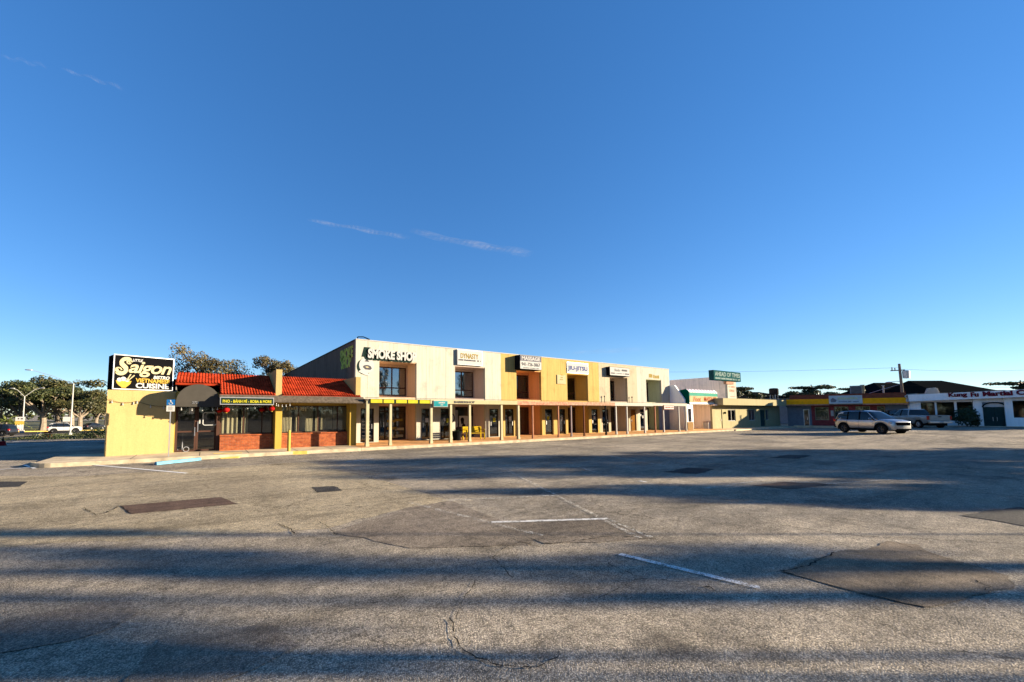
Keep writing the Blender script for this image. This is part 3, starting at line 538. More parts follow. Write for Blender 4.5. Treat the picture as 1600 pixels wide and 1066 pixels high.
# slim menu sign under the eave
yM = YE-.34; mx0, mx1 = xY(345, yM, 625), xY(427, yM, 625); mz0, mz1 = zY(386, 631.5, yM), zY(386, 622.2, yM)
ms = thing('menu_sign', 'long slim black sign with yellow lettering and pale frame along the tiled eave', 'sign', ((mx0+mx1)/2, yM, mz0))
a = MB(); a.box(mx0, mx1, yM, yM+.06, mz0, mz1); a.build('board', P['dkgreen'], ms)
a = MB()
for q in ((mx0-.03, mx1+.03, mz1, mz1+.035), (mx0-.03, mx1+.03, mz0-.035, mz0), (mx0-.03, mx0, mz0, mz1), (mx1, mx1+.03, mz0, mz1)): a.box(q[0], q[1], yM-.015, yM+.07, q[2], q[3])
a.build('frame', P['metal'], ms)
text('PHO - BÁNH MÌ - BOBA & MORE', P['ypanel'], ms, ((mx0+mx1)/2, yM-.003, (mz0+mz1)/2), width=(mx1-mx0)*.93, height=(mz1-mz0)*.62, depth=.012, bold=.03)
# lanterns
for k, (px, py, r_, lb) in enumerate(((353.5, 640.5, .15, 'round red paper lantern under the left end of the menu sign'), (424.5, 638.5, .15, 'round red paper lantern beside the middle yellow column'), (343, 642, .12, 'dim red lantern by the right edge of the door awning'), (409, 640.5, .12, 'dim red lantern hanging inside the shade left of the yellow column'))):
    Yl = YE+.1 if k < 2 else YW-.2; c = onY(px, py, Yl)
    la = thing('paper_lantern', lb, 'lantern', c, 0, 'red lanterns under the eave')
    a = MB(); n = 20; prf = [(r_*max(.28, math.sin(math.pi*j/n)**.75)*(1+.03*(j % 2)), -r_*.95+1.9*r_*j/n) for j in range(n+1)]; a.lathe(prf, c, 18); a.build('shade', P['redl'], la, smooth=True)
    a = MB(); a.cyl((c.x, c.y, c.z+r_*.9), (c.x, c.y, 2.62), .008, n=5); a.build('cord', P['goldtext'], la)
    for q_ in (r_*.88, -r_*1.05): a = MB(); a.cyl((c.x, c.y, c.z+q_), (c.x, c.y, c.z+q_+r_*.2), .05, n=10); a.build('cap', P['goldtext'], la)
# string lights
def strlights(name, label, pts, n, sag, bulb_r=.032):
    root = thing(name, label, 'string lights', pts[0]); cb = MB(); L = []
    for a_, b_ in zip(pts, pts[1:]):
        for k in range(9): q = Vector(a_).lerp(Vector(b_), k/8); q.z -= sag*4*(k/8)*(1-k/8); L.append(q)
    cb.tube(L, .008, 5); cb.build('cable', P['blackp'], root)
    p0 = None
    for k in range(n):
        q = L[int((k+.5)/n*(len(L)-1))]
        if p0 is None:
            b = MB(); b.cyl((0, 0, 0), (0, 0, -.06), .016, n=6); b.ball((0, 0, -.09), bulb_r, n=8); b.v = [(x+OFF[root.name].x, y+OFF[root.name].y, z+OFF[root.name].z) for x, y, z in b.v]; p0 = b.build('bulb', P['lamp'], root, smooth=True); o = p0
        else: o = p0.copy(); COL.objects.link(o); o.parent = root
        o.location = q-Vector(pts[0])
strlights('string_lights', 'string of clear bulbs looped along the awning and menu sign', [(XD0+.1, yA+.1, zA-.16), (xb-.1, yA+.1, zA-.16), (XC0-.1, YE-.15, 2.47), (XC1+.3, YE-.15, 2.50)], 13, .06)
strlights('string_lights', 'string of dark bulbs draped across the blank yellow end wall', [(X0+.05, YL-.05, zY(172, 624, YW)), (xY(215, YW), YW-.3, zY(212, 627, YW)), (XD0-.1, YW-.04, zY(262, 634, YW))], 6, .12, .035)
# disabled-parking sign and wheel stop
b0 = onZ(263, 719); pt = onY(268.5, 625, b0.y)
ps = thing('parking_sign', 'blue and white disabled parking sign on a tall steel post', 'sign', (b0.x, b0.y, 0))
zs1 = zY(267, 624.5, b0.y); zs0 = zY(267, 643, b0.y); zsm = zY(267, 633.5, b0.y); hw = .15
a = MB(); a.box(b0.x-.02, b0.x+.02, b0.y-.02, b0.y+.02, 0, zs1); a.build('post', P['metal'], ps)
a = MB(); a.box(b0.x-hw, b0.x+hw, b0.y-.03, b0.y-.022, zsm, zs1); bp_ = a.build('blue_plate', P['blue'], ps)
a = MB(); ux, uz = b0.x, (zsm+zs1)/2; yy = b0.y-.034
a.lathe([(0, yy), (.025, yy), (.025, yy+.003)], (ux-.01, 0, uz+.08), 10, 'y'); a.tube([(ux-.012, yy, uz+.055), (ux-.004, yy, uz-.005), (ux+.045, yy, uz-.008), (ux+.066, yy, uz-.07)], .011, 5); a.tube([(ux+.04+.0-.052+.06*math.cos(R(150+230*i/12)), yy, uz-.035+.06*math.sin(R(150+230*i/12))) for i in range(13)], .009, 5); a.tube([(ux-.008, yy, uz+.03), (ux+.035, yy, uz+.025)], .009, 5)
a.build('wheelchair_symbol', P['whitev'], bp_)
a = MB(); a.box(b0.x-hw, b0.x+hw, b0.y-.03, b0.y-.022, zs0, zsm-.012); wp_ = a.build('white_plate', P['whitev'], ps)
a = MB()
for k in range(4): a.box(b0.x-.10, b0.x+.10-.04*(k % 2), b0.y-.033, b0.y-.0305, zs0+.05+k*.045, zs0+.07+k*.045)
a.build('plate_text', P['gtext'], wp_)
p1, p2 = onZ(243, 727), onZ(313, 719.5); ang = math.atan2(p2.y-p1.y, p2.x-p1.x); L = (p2-p1).length
wst = thing('wheel_stop', 'light blue concrete wheel stop in front of the disabled bay', 'wheel stop', ((p1.x+p2.x)/2, (p1.y+p2.y)/2, 0), ang)
a = MB(); a.prism([(-.09, .005), (.09, .005), (.075, .10), (.055, .125), (-.055, .125), (-.075, .10)], 'yz', -L/2, L/2); a.build('body', P['ltblue'], wst, bevel=.008, recalc=True)
for q in (-L*.36, L*.36): a = MB(); a.cyl((q, 0, .12), (q, 0, .135), .025, n=8); a.build('anchor_bolt', P['steel'], wst)
b1 = onZ(451, 709.5, .02)
bl = thing('bollard', 'yellow steel bollard standing alone at the pavement edge', 'bollard', (b1.x, b1.y, 0))
a = MB(); a.lathe([(.075, 0), (.075, 1.12), (.06, 1.16), (.03, 1.18), (0, 1.185)], (b1.x, b1.y, 0), 16); a.build('tube', P['yellow_col'], bl, smooth=True)
a = MB(); a.cyl((b1.x, b1.y, -.02), (b1.x, b1.y, .03), .17, .14, 14); a.build('footing', P['kerb'], bl)
# hand truck by the glass doors
hb = (xY(285, YW+.1, 690), YW+.12)
ht = thing('hand_truck', 'grey hand truck leaning upright by the left restaurant door', 'hand truck', (hb[0], hb[1], KZ))
a = MB(); a.tube([(hb[0], hb[1], KZ+.1), (hb[0], hb[1]+.08, 1.12), (hb[0]+.2, hb[1]+.05, 1.02)], .022, 6); a.tube([(hb[0]-.14, hb[1], KZ+.02), (hb[0]-.30, hb[1]+.1, .62)], .015, 6); a.build('frame', P['metal'], ht)
a = MB(); a.lathe([(.10, -.02), (.13, -.02), (.13, .02), (.10, .02), (.10, -.02)], (hb[0]+.16, hb[1]-.02, KZ+.13), 14, 'y'); a.build('wheel', P['metal'], ht)
# ================================================================== TWO-STOREY SHOPPING BUILDING
YF, HF, XS, PB = 24.0, 6.58, 7.86, 5.765
XEND = XS+6*PB
plaza = thing('shopping_building', 'long two-storey shop building in cream and golden panels with six deep window recesses', 'building', ((XS+XEND)/2, YF, 0))
wallm = [P['cream'], P['cream'], P['gold'], P['gold'], P['peach'], P['white_s']]; recm = [P['tan_rec'], P['mauve'], P['orange'], P['ochre'], P['taupe'], P['sage']]
ZU0, ZU1 = 3.18, 5.34
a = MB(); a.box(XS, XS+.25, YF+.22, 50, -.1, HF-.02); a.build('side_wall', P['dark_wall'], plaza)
a = MB(); a.box(XS-.03, XS+.28, YF+.22, 50, HF-.02, HF+.06); a.build('side_coping', P['shingle'], plaza)
a = MB(); a.box(XS+.25, XEND-.02, 49.7, 50, -.1, HF-.1); a.box(XEND-.25, XEND-.02, YF+.22, 49.7, -.1, HF-.1); a.build('rear_wall', P['grey_wall'], plaza)
a = MB(); a.box(XS+.25, XEND-.25, YF+.22, 49.7, 6.1, 6.25); a.build('flat_roof', P['shingle'], plaza)
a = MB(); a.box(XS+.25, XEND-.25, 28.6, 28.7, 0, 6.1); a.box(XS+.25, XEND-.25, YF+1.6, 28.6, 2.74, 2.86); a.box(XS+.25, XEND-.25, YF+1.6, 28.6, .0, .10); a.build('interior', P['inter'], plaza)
for i in range(6):
    x0 = XS+i*PB; a = MB(); a.wall(x0+(.002 if i else 0), x0+PB-.002, KZ-.1, HF, YF, YF+.22, [(x0+1.56, x0+4.24, KZ-.2, ZU1+.05), (x0+.36, x0+1.24, KZ+.03, 2.28), (x0+4.62, x0+5.48, KZ+.03, 2.28)])
    a.build('facade_panel', wallm[i], plaza)
    # recess: jambs, ceiling, canopy-level slab and rear wall
    a = MB(); ra, rb = x0+1.56, x0+4.24
    a.box(ra-.1, ra-.001, YF+.221, YF+1.55, KZ-.1, ZU1+.2); a.box(rb+.001, rb+.1, YF+.221, YF+1.55, KZ-.1, ZU1+.2); a.box(ra, rb, YF+.03, YF+1.55, ZU1, ZU1+.12)
    a.box(ra, rb, YF+.04, YF+1.42, 2.78, 3.02)
    lo = [(ra+.12, rb-.12, KZ+.02, 2.45)] if i != 4 else [(ra+.05, rb-.05, KZ+.02, 2.5)]
    a.wall(ra, rb, KZ-.05, ZU1, YF+1.42, YF+1.5, lo+[(ra+.12, rb-.10, ZU0, 5.16)])
    a.build('recess', recm[i], plaza)
    up = windowx(plaza, ra+.12, rb-.10, ZU0, 5.16, YF+1.43, [ra+1.5], [3.72], fr=.08, frame=P['brown_fr'], glass=P['glassm'] if i < 2 else P['glass'])
    cm = [P['curt'], P['curt'], P['blind'], P['inter'], P['inter'], P['inter']][i]
    curtain(up, ra+.2, ra+1.42, ZU0+.1, 5.06, YF+1.62, cm, .03)
    if i in (1, 2): curtain(up, ra+1.6, rb-.3, ZU0+.1, 5.06, YF+1.62, [0, P['inter'], P['blind']][i], .03)
    # narrow shopfront doors either side of the recess
    for k, (da, db) in enumerate(((x0+.36, x0+1.24), (x0+4.62, x0+5.48))):
        wood = (i == 4 and k == 1) or (i == 5 and k == 0 and False)
        if wood:
            d = MB(); d.box(da+.05, db-.05, YF+.08, YF+.13, KZ+.03, 2.2); d.box(da+.15, db-.15, YF+.065, YF+.08, 1.35, 2.0); d.box(da+.15, db-.15, YF+.065, YF+.08, .4, 1.1); o = d.build('door', P['wood'], plaza); handle(o, da+.16, 1.15, YF+.07, .2); o['label'] = 'varnished wooden door'
        else:
            o = windowx(plaza, da, db, KZ+.03, 2.28, YF+.06, [], [] if k == 0 and i == 0 else [1.95], fr=.06, dep=.08, frame=P['dark'], glass=P['glassd'], name='door')
            handle(o, db-.14 if k == 0 else da+.14, 1.15, YF+.06, .3)
            rn = random.Random(i*7+k)
            nts = [(.34, 1.35, .24, .28), (.12, 1.5, .16, .22)] if not (i == 0 and k == 0) else []
            if i == 0 and k == 0: nts = [(.12, .35+j*.22, .55, .035) for j in range(6)]+[(.3, 1.72, .3, .3)]
            for (u, z, ww, hh) in nts[:(1+rn.randint(0, 1)) if not (i == 0 and k == 0) else 9]:
                a = MB(); u += rn.uniform(-.04, .2) if i else 0; z += rn.uniform(-.12, .1) if i else 0
                a.box(da+u, min(db-.08, da+u+ww), YF+.075, YF+.09, z, z+hh); a.build('notice', P['whitev'] if rn.random() > .2 else P['ypanel'], o)
            if i > 2 or k == 1: blinds(o, da+.1, db-.1, .3, 1.9, YF+.4, P['curt'], seed=i)  # pale blinds added behind the door glass, standing in for its reflections
    # recess door set
    fm_ = P['brown_fr'] if i in (2, 3) else P['dark']
    if i == 4:
        o = windowx(plaza, ra+.05, rb-.05, KZ+.02, 2.5, YF+1.43, [ra+1.3], [2.1], fr=.07, frame=P['dark'], glass=P['glassd'], name='door')
    else:
        o = windowx(plaza, ra+.12, rb-.12, KZ+.02, 2.45, YF+1.43, [ra+1.02], [] if i else [2.1], fr=.08, frame=fm_, glass=P['glassd'], name='door')
    handle(o, ra+.9, 1.2, YF+1.43, .35)
    if i == 2: curtain(o, ra+.25, ra+.9, .25, 2.3, YF+1.7, P['curt']); curtain(o, ra+1.15, rb-.35, .25, 2.3, YF+1.7, P['curt'])
    if i == 0:
        for (u, z, ww, m_) in ((.2, 1.0, .3, P['ypanel']), (1.15, 1.35, .6, P['goldtext']), (1.15, .85, .75, P['goldtext']), (1.75, 1.42, .55, P['goldtext']), (1.75, .8, .65, P['ltext']), (1.2, .35, .4, P['white']), (1.8, .33, .55, P['ltext'])):
            a = MB(); a.box(ra+u, min(rb-.22, ra+u+ww), YF+1.405, YF+1.42, z, z+.17); a.build('notice', m_, o)
a = MB(); a.box(XS-.02, XEND+.02, YF-.03, YF+.25, HF+.002, HF+.065); a.build('coping', P['white'], plaza)
# vertical panel battens
for i in range(6):
    for u in (.78, 4.92 if i % 2 else 5.0):
        a = MB(); a.box(XS+i*PB+u-.009, XS+i*PB+u+.009, YF-.005, YF-.001, 2.8, HF-.01); a.build('panel_joint', wallm[i], plaza)
# black barber-wall pictures inside the second recess: plain dark profiles on white
a = MB(); xx = XS+PB+1.56
a.box(xx+1.25, xx+2.4, YF+1.36, YF+1.40, KZ+.1, 1.75); mu = a.build('wall_panel', P['whitev'], plaza)
for (u, z, r_) in ((1.5, 1.45, .17), (1.62, .98, .17), (2.12, 1.05, .15)):
    a = MB(); a.ball((xx+u, YF+1.355, z), r_, .012, r_*1.15, 12); a.box(xx+u-.12, xx+u+.14, YF+1.35, YF+1.36, z-.30, z-.12); a.build('dark_profile', P['black'], mu)
a = MB(); a.box(xx+.2, xx+1.1, YF+1.36, YF+1.405, .9, 2.2); a.build('dark_poster', P['navy'], mu)
a = MB(); a.ball((xx-.28, YF-.012, 1.62), .24, .012, .33, 16); fm0 = a.build('wall_emblem', P['black'], plaza)
a = MB(); a.ball((xx-.24, YF-.022, 1.62), .12, .012, .22, 12); a.build('emblem_face', P['whitev'], fm0)
# canopy over the walkway
YP, YCF = 21.2, 21.02
def zc(px): return zY(px, 624.0+(px-574)*.0105, YCF)
CT = 2.79
segs = ((578, 672.5, 'ypanel', .17), (672.5, 808.5, 'fas_cr', .17), (808.5, 889, 'fas_or', .15), (889, 961, 'fas_br', .15), (961, 1021, 'fas_wh', .17), (1021, 1074, 'fas_wh', .17))
xa0 = xY(571, YCF); xa1 = xY(1074, YCF)
a = MB(); a.box(xa0, xa1, YCF+.06, YF-.001, CT-.10, CT-.012); a.build('canopy', P['shingle'], plaza)
for k, (pa, pb, mm_, hh) in enumerate(segs):
    x0, x1 = xY(pa, YCF), xY(pb, YCF); up = .05 if k == 5 else (.012*k % .02)
    if k == 0:
        a = MB(); a.box(x0, x1, YCF+.03, YCF+.055, CT-.26, CT-.01); fb = a.build('fascia', P['dkgreen'], plaza)
        n = 5; pw = (x1-x0)/n
        for j in range(n): a = MB(); a.box(x0+j*pw+.05, x0+(j+1)*pw-.03-.05*(j % 2), YCF+.012, YCF+.028, CT-.235, CT-.035); a.build('fascia_panel', P['ypanel'], fb)
    else:
        a = MB(); a.box(x0+.003, x1-.003, YCF, YCF+.055, CT-.26+up, CT+up); a.build('fascia', P[mm_], plaza)
a = MB(); a.box(xa0, xa1, YCF-.03, YCF+.08, CT+.052, CT+.07); a.build('drip_edge', P['shingle'], plaza)
text('BARBERSHOP', P['gtext'], plaza, (xY(726, YCF), YCF-.008, CT-.125), width=xY(742, YCF)-xY(710, YCF), height=.14, name='lettering', depth=.008, bold=.02)
posts = ((574, 'post_cr', .085), (610, 'post_cr', .07), (673.5, 'post_cr', .075), (704, 'post_cr', .075), (733.5, 'post_cr', .07), (783, 'post_cr', .075), (809.5, 'post_cr', .075), (832, 'post_or', .05), (872, 'post_or', .05), (892, 'post_gr', .05), (912, 'post_br', .05), (946, 'post_dk', .05), (962, 'white', .055), (979, 'white', .055), (1006.5, 'white', .055), (1023, 'post_or', .05), (1036, 'white', .055), (1060, 'white', .055), (1071, 'fas_wh', .055))
for px, mm_, w_ in posts:
    x = xY(px, YP); a = MB(); a.box(x-w_, x+w_, YP-w_, YP+w_, KZ, CT-.1); a.box(x-w_*1.25, x+w_*1.25, YP-w_*1.25, YP+w_*1.25, KZ-.02, KZ+.16); a.build('post', P[mm_], plaza)
# rooftop floodlight pipe on the corner
a = MB(); c = Vector((XS+.2, YF+.3, HF+.06)); a.tube([c, c+Vector((0, 0, .18)), c+Vector((.35, -.1, .2)), c+Vector((.75, -.15, .06))], .035, 6); a.box(c.x+.1, c.x+.7, c.y-.2, c.y-.1, c.z-.02, c.z+.05)
fl = a.build('roof_floodlight', P['black']); tag(fl, 'small dark floodlight bracket on the top left corner of the shop building', 'light')
# vent pipes / lamps above the canopy
for px in (945, 988):
    c = Vector((xY(px, YF-.15), YF-.15, CT)); a = MB(); a.cyl(c, c+Vector((0, 0, .62)), .022, n=6); a.cyl(c+Vector((0, 0, .62)), c+Vector((0, 0, .74)), .06, .05, 8)
    o = a.build('vent_pipe', P['post_dk']); tag(o, 'thin dark vent pipe standing on the canopy %s' % ('between the golden and peach panels' if px == 945 else 'below the peach and off-white panel joint'), 'vent pipe')
# ---------------- signs on the building
yq = YF-.02
lt = thing('shop_sign', 'raised white SMOKE SHOP letters with dark green shadow on the cream wall', 'sign', (xY(609, YF), YF, 5.9))
def onF(px, py, Y=YF): return onY(px, py, Y)
pA, pB = onF(574, 551.5), onF(650, 559); wdt = pB.x-pA.x; zc_ = (pA.z+pB.z)/2; hgt = .62
text('SMOKE SHOP', P['dkgreen'], lt, ((pA.x+pB.x)/2-.16, YF-.012, zc_-.10), width=wdt, height=hgt*1.05, name='backing_letters', depth=.03, bold=.12, shear=.05)
text('SMOKE SHOP', P['whitev'], lt, ((pA.x+pB.x)/2, YF-.06, zc_), width=wdt, height=hgt, name='letters', depth=.05, bold=.05, shear=.05)
a = MB(); q0 = onF(565.5, 542); q1 = onF(573, 556); a.prism([(q0.x, q1.z-.08), (q1.x+.1, q1.z-.08), (q1.x+.25, q0.z), (q0.x+.15, q0.z)], 'xz', YF-.022, YF-.002); a.build('backing', P['dkgreen'], lt)
ce = onF(573, 571); em = thing('wall_emblem', 'round painted emblem of a face with hat and moustache beside the recess', 'emblem', (ce.x, YF, ce.z))
r_ = .50
a = MB(); a.lathe([(0, YF-.012), (r_, YF-.012), (r_, YF-.001)], (ce.x-.14, 0, ce.z-.10), 26, 'y'); a.build('shadow_disc', P['dkgreen'], em)
a = MB(); a.lathe([(0, YF-.020), (r_, YF-.020), (r_, YF-.013)], (ce.x, 0, ce.z), 26, 'y'); a.build('disc', P['whitev'], em)
a = MB(); a.prism([(ce.x-.17, ce.z+.24), (ce.x+.17, ce.z+.22), (ce.x+.10, ce.z+.31), (ce.x+.02, ce.z+.40), (ce.x-.06, ce.z+.33)], 'xz', YF-.024, YF-.021); a.prism([(ce.x-.26, ce.z-.12), (ce.x-.2, ce.z-.02), (ce.x-.05, ce.z+.02), (ce.x+.1, ce.z+.02), (ce.x+.26, ce.z-.05), (ce.x+.34, ce.z-.18), (ce.x+.24, ce.z-.28), (ce.x-.1, ce.z-.27)], 'xz', YF-.024, YF-.021)
a.build('face_marks', P['gtext'], em)
a = MB(); a.prism([(ce.x-.12, ce.z-.10), (ce.x+.02, ce.z-.06), (ce.x+.16, ce.z-.13), (ce.x+.02, ce.z-.17)], 'xz', YF-.028, YF-.0245); a.build('face_highlight', P['ltext'], em)
a = MB(); a.prism([(ce.x-.55, ce.z-.42), (ce.x-.42, ce.z-.32), (ce.x+.22, ce.z-.56), (ce.x+.12, ce.z-.66), (ce.x-.1, ce.z-.62)], 'xz', YF-.03, YF-.0205); a.build('ribbon', P['whitev'], em)
# painted sign on the side wall
sd = thing('painted_sign', 'faded yellow-green SMOKE SHOP letters on the dark side wall', 'sign', (XS, 27, 5.3))
s0, s1 = onX(531, 560, XS), onX(552, 560, XS)
for body, pyc, hh in (('SMOKE', 553, .62), ('SHOP', 566.5, .62)):
    c = onX(541.5 if body == 'SMOKE' else 541, pyc, XS); text(body, paint('faded_lime_lettering', (.42, .45, .10), .8, var=.3, bump=0), sd, (XS-.012, c.y, c.z), width=(s0.y-s1.y)*(.95 if body == 'SMOKE' else .75), height=hh*1.25, depth=.01, bold=.05, rotz=R(-90))
def boxsign(name, label, p0, p1, Y, dep, facem=None, sidem=None, frame=None):
    a_ = onY(p0[0], p0[1], Y); b_ = onY(p1[0], p1[1], Y); x0, x1, z0, z1 = min(a_.x, b_.x), max(a_.x, b_.x), min(a_.z, b_.z), max(a_.z, b_.z)
    o = thing(name, label, 'sign', ((x0+x1)/2, Y, z0)); m_ = MB(); m_.box(x0, x1, Y+.004, Y+dep, z0, z1); m_.build('cabinet', sidem or P['metal'], o, bevel=.01)
    m_ = MB(); m_.box(x0+.03, x1-.03, Y-.006, Y+.003, z0+.03, z1-.03); m_.build('face', facem or P['whitev'], o); return o, x0, x1, z0, z1
def marks(par, x0, x1, z, h, Y, m_, seed=1, gap=.35, name='small_lettering'):
    r2 = random.Random(seed); b = MB(); x = x0
    while x < x1-.02:
        w2_ = r2.uniform(.5, 1.1)*h*.7
        if r2.random() > gap*.4: b.box(x, min(x1, x+w2_*.75), Y-.004, Y, z, z+h*r2.uniform(.75, 1))
        x += w2_
    return b.build(name, m_, par)
o, x0, x1, z0, z1 = boxsign('shop_sign', 'white box sign with gold DYNASTY lettering over the second recess', (714.5, 569.5), (754, 549.5), YF-.16, .155)
text('DYNASTY', P['goldtext'], o, ((x0+x1)/2-.05, YF-.17, z0+(z1-z0)*.60), width=(x1-x0)*.70, height=(z1-z0)*.34, depth=.006, bold=.02); marks(o, x0+.1, x1-.12, z0+(z1-z0)*.27, .11, YF-.168, P['gtext'], 3)
o, x0, x1, z0, z1 = boxsign('shop_sign', 'grey and white box sign reading MASSAGE with a phone number', (812.5, 576.5), (846, 557.5), YF-.62, .615, sidem=P['blackp'])
a = MB(); a.box(x0+.04, x1-.04, YF-.633, YF-.627, z0+(z1-z0)*.58, z1-.05); a.build('band', paint('grey_sign_band', (.25, .25, .30), .5, bump=0), o)
text('MASSAGE', P['whitev'], o, ((x0+x1)/2, YF-.634, z0+(z1-z0)*.78), width=(x1-x0)*.84, height=(z1-z0)*.27, depth=.006, bold=.03); text('941-726-3867', P['gtext'], o, ((x0+x1)/2, YF-.628, z0+(z1-z0)*.36), width=(x1-x0)*.86, height=(z1-z0)*.25, depth=.006, bold=.015); marks(o, x0+.35, x1-.3, z0+.09, .06, YF-.628, P['gtext'], 5)
o, x0, x1, z0, z1 = boxsign('shop_sign', 'white sign with blue JIU-JITSU lettering on the golden wall', (886, 582.5), (919, 568.5), YF-.05, .045)
text('JIU-JITSU', P['btext'], o, ((x0+x1)/2, YF-.057, z0+(z1-z0)*.42), width=(x1-x0)*.92, height=(z1-z0)*.50, depth=.006, bold=.03)
o, x0, x1, z0, z1 = boxsign('wall_notice', 'small pale notice board at the left of the jiu-jitsu recess', (870.5, 600), (884, 586.5), YF-.05, .045, facem=P['ltext'], sidem=P['ltext'])
for k in range(3): marks(o, x0+.3+.1*k, x1-.3, z0+.35+.2*k, .07, YF-.057, P['goldtext'], 8+k)
o, x0, x1, z0, z1 = boxsign('shop_sign', 'white box sign with dark left side and script lettering on the peach wall', (953, 586.5), (983.5, 575.5), YF-.40, .395, sidem=P['blackp'])
text('Studio', P['gtext'], o, (x0+(x1-x0)*.36, YF-.407, z0+(z1-z0)*.66), width=(x1-x0)*.3, height=(z1-z0)*.32, depth=.006, shear=.4); marks(o, x0+(x1-x0)*.56, x1-.35, z0+(z1-z0)*.56, .2, YF-.407, P['gtext'], 4)
marks(o, x0+.15, x0+.75, z0+.17, .12, YF-.407, P['gtext'], 9, 0); marks(o, x1-.75, x1-.12, z0+.17, .12, YF-.407, P['gtext'], 10, 0); marks(o, x0+.85, x1-.8, z0+.19, .07, YF-.407, P['gtext'], 11)
pc_ = onF(1021.5, 587.5); o = thing('wall_lettering', 'worn gold letters fixed on the off-white wall above the last recess', 'sign', (pc_.x, YF, pc_.z))
marks(o, pc_.x-.85, pc_.x-.2, pc_.z-.2, .4, YF-.002, P['goldtext'], 21, 0); marks(o, pc_.x-.1, pc_.x+.95, pc_.z-.25, .36, YF-.002, P['goldtext'], 23, .1)
# hanging teal board and small white board at the canopy edge
o, x0, x1, z0, z1 = boxsign('canopy_sign', 'turquoise board hanging at the canopy edge below the cream panel', (677.5, 636), (700, 626.2), YCF-.06, .055, facem=P['teal'], sidem=P['white'])
marks(o, x0+.35, x1-.2, z0+.22, .09, YCF-.067, P['whitev'], 2); marks(o, x0+.45, x1-.35, z0+.10, .06, YCF-.067, P['whitev'], 4)
o, x0, x1, z0, z1 = boxsign('canopy_sign', 'small white board with red border hanging under the right end of the canopy', (1037.5, 640), (1053, 633.5), YCF-.06, .055, facem=P['whitev'], sidem=P['rtext'])
marks(o, x0+.15, x1-.12, z0+.16, .10, YCF-.067, P['rtext'], 6)
bz = onY(593, 636, YP+.05)
# ---------------- bench, chair, trash bin below the second recess
bx0, bx1 = xY(725.5, 22.6, 670), xY(755, 22.6, 670); by = 22.6
be = thing('bench', 'yellow wooden slatted bench in front of the barber shop recess', 'bench', ((bx0+bx1)/2, by, KZ))
a = MB()
for k in range(4): a.box(bx0, bx1, by-.24+k*.13, by-.13+k*.13, KZ+.43, KZ+.46)
a.build('seat', P['bench'], be)
a = MB()
for k in range(3): a.box(bx0, bx1, by+.27+k*.02, by+.29+k*.02, KZ+.52+k*.13, KZ+.63+k*.13)
a.build('backrest', P['bench'], be)
for x in (bx0+.05, bx1-.05):
    for y in (by-.22, by+.24): a = MB(); a.box(x-.035, x+.035, y-.03, y+.03, KZ, KZ+.43 if y < by else KZ+.88); a.build('leg', P['bench'], be)
    a = MB(); a.box(x-.04, x+.04, by-.25, by+.26, KZ+.66, KZ+.70); a.box(x-.03, x+.03, by-.22, by-.16, KZ+.46, KZ+.66); a.build('armrest', P['bench'], be)
cx_, cy_ = xY(721, 22.5, 670), 22.5
ch = thing('chair', 'brown wooden chair next to the yellow bench', 'chair', (cx_, cy_, KZ))
a = MB(); a.box(cx_-.22, cx_+.22, cy_-.22, cy_+.22, KZ+.43, KZ+.47); a.build('seat', P['brown_fr'], ch, bevel=.008)
a = MB(); a.box(cx_-.22, cx_+.22, cy_+.2, cy_+.24, KZ+.55, KZ+.9); a.build('backrest', P['brown_fr'], ch, bevel=.008)
for sx in (-.19, .19):
    for sy in (-.19, .21): a = MB(); a.box(cx_+sx-.02, cx_+sx+.02, cy_+sy-.02, cy_+sy+.02, KZ, KZ+(.43 if sy < 0 else .9)); a.build('leg', P['brown_fr'], ch)
px_, py_ = xY(714.5, 22.5, 670), 22.55
bn = thing('planter', 'round black planter tub left of the brown chair', 'planter', (px_, py_, KZ))
a = MB(); a.lathe([(0, .01), (.26, .01), (.34, .55), (.37, .56), (.37, .62), (.31, .62), (.29, .5), (0, .5)], (px_, py_, KZ), 18); a.build('tub', P['blackp'], bn, smooth=False)
a = MB(); r2 = random.Random(2)
for _ in range(60): a_ = r2.uniform(0, 6.28); l_ = r2.uniform(.1, .32); a.poly([(px_+.03*math.cos(a_+1.5), py_+.03*math.sin(a_+1.5), KZ+.5), (px_-.03*math.cos(a_+1.5), py_-.03*math.sin(a_+1.5), KZ+.5), (px_+l_*math.cos(a_), py_+l_*math.sin(a_), KZ+.52+r2.uniform(.08, .3))])
a.build('foliage', P['leaf_c'], bn)
# ================================================================== LOW UNIT WITH GREEN MANSARD
ug = thing('corner_shop', 'low white shop with a green mansard canopy and orange lettered fascia', 'shop', (45, 23, 0))
XW = XEND+.05
a = MB(); pf = [(onX(px, py, XW).y, onX(px, py, XW).z) for px, py in ((1046, 602), (1053, 602), (1069, 624), (1069.5, 631.5))]
a.prism([(pf[3][0], 2.5), (pf[3][0], pf[2][1]), (pf[1][0]-.05, pf[1][1]), (26, pf[0][1]), (26, 2.5)], 'yz', XW, XW+.22); a.build('wing_wall', P['blue_white'], ug)
YG = 22.2; gx0, gx1 = XW+.3, xY(1121, YG, 620); gz0, gz1 = zY(1079, 630.5, YG), zY(1079, 611, YG); zt = 4.35
curve = [(YG, gz0), (YG, gz1-.12), (YG+.08, gz1+.02), (YG+.3, gz1+.22), (YG+1.0, zt-.05), (YG+1.9, zt)]
a = MB(); a.prism(curve+[(YG+1.9, gz0)], 'yz', gx0, gx0+.05); a.build('mansard_side', P['green'], ug)
a = MB(); a.prism(curve+[(YG+1.9, gz0)], 'yz', gx0+.05, gx1); a.build('mansard', P['blue_white'], ug)
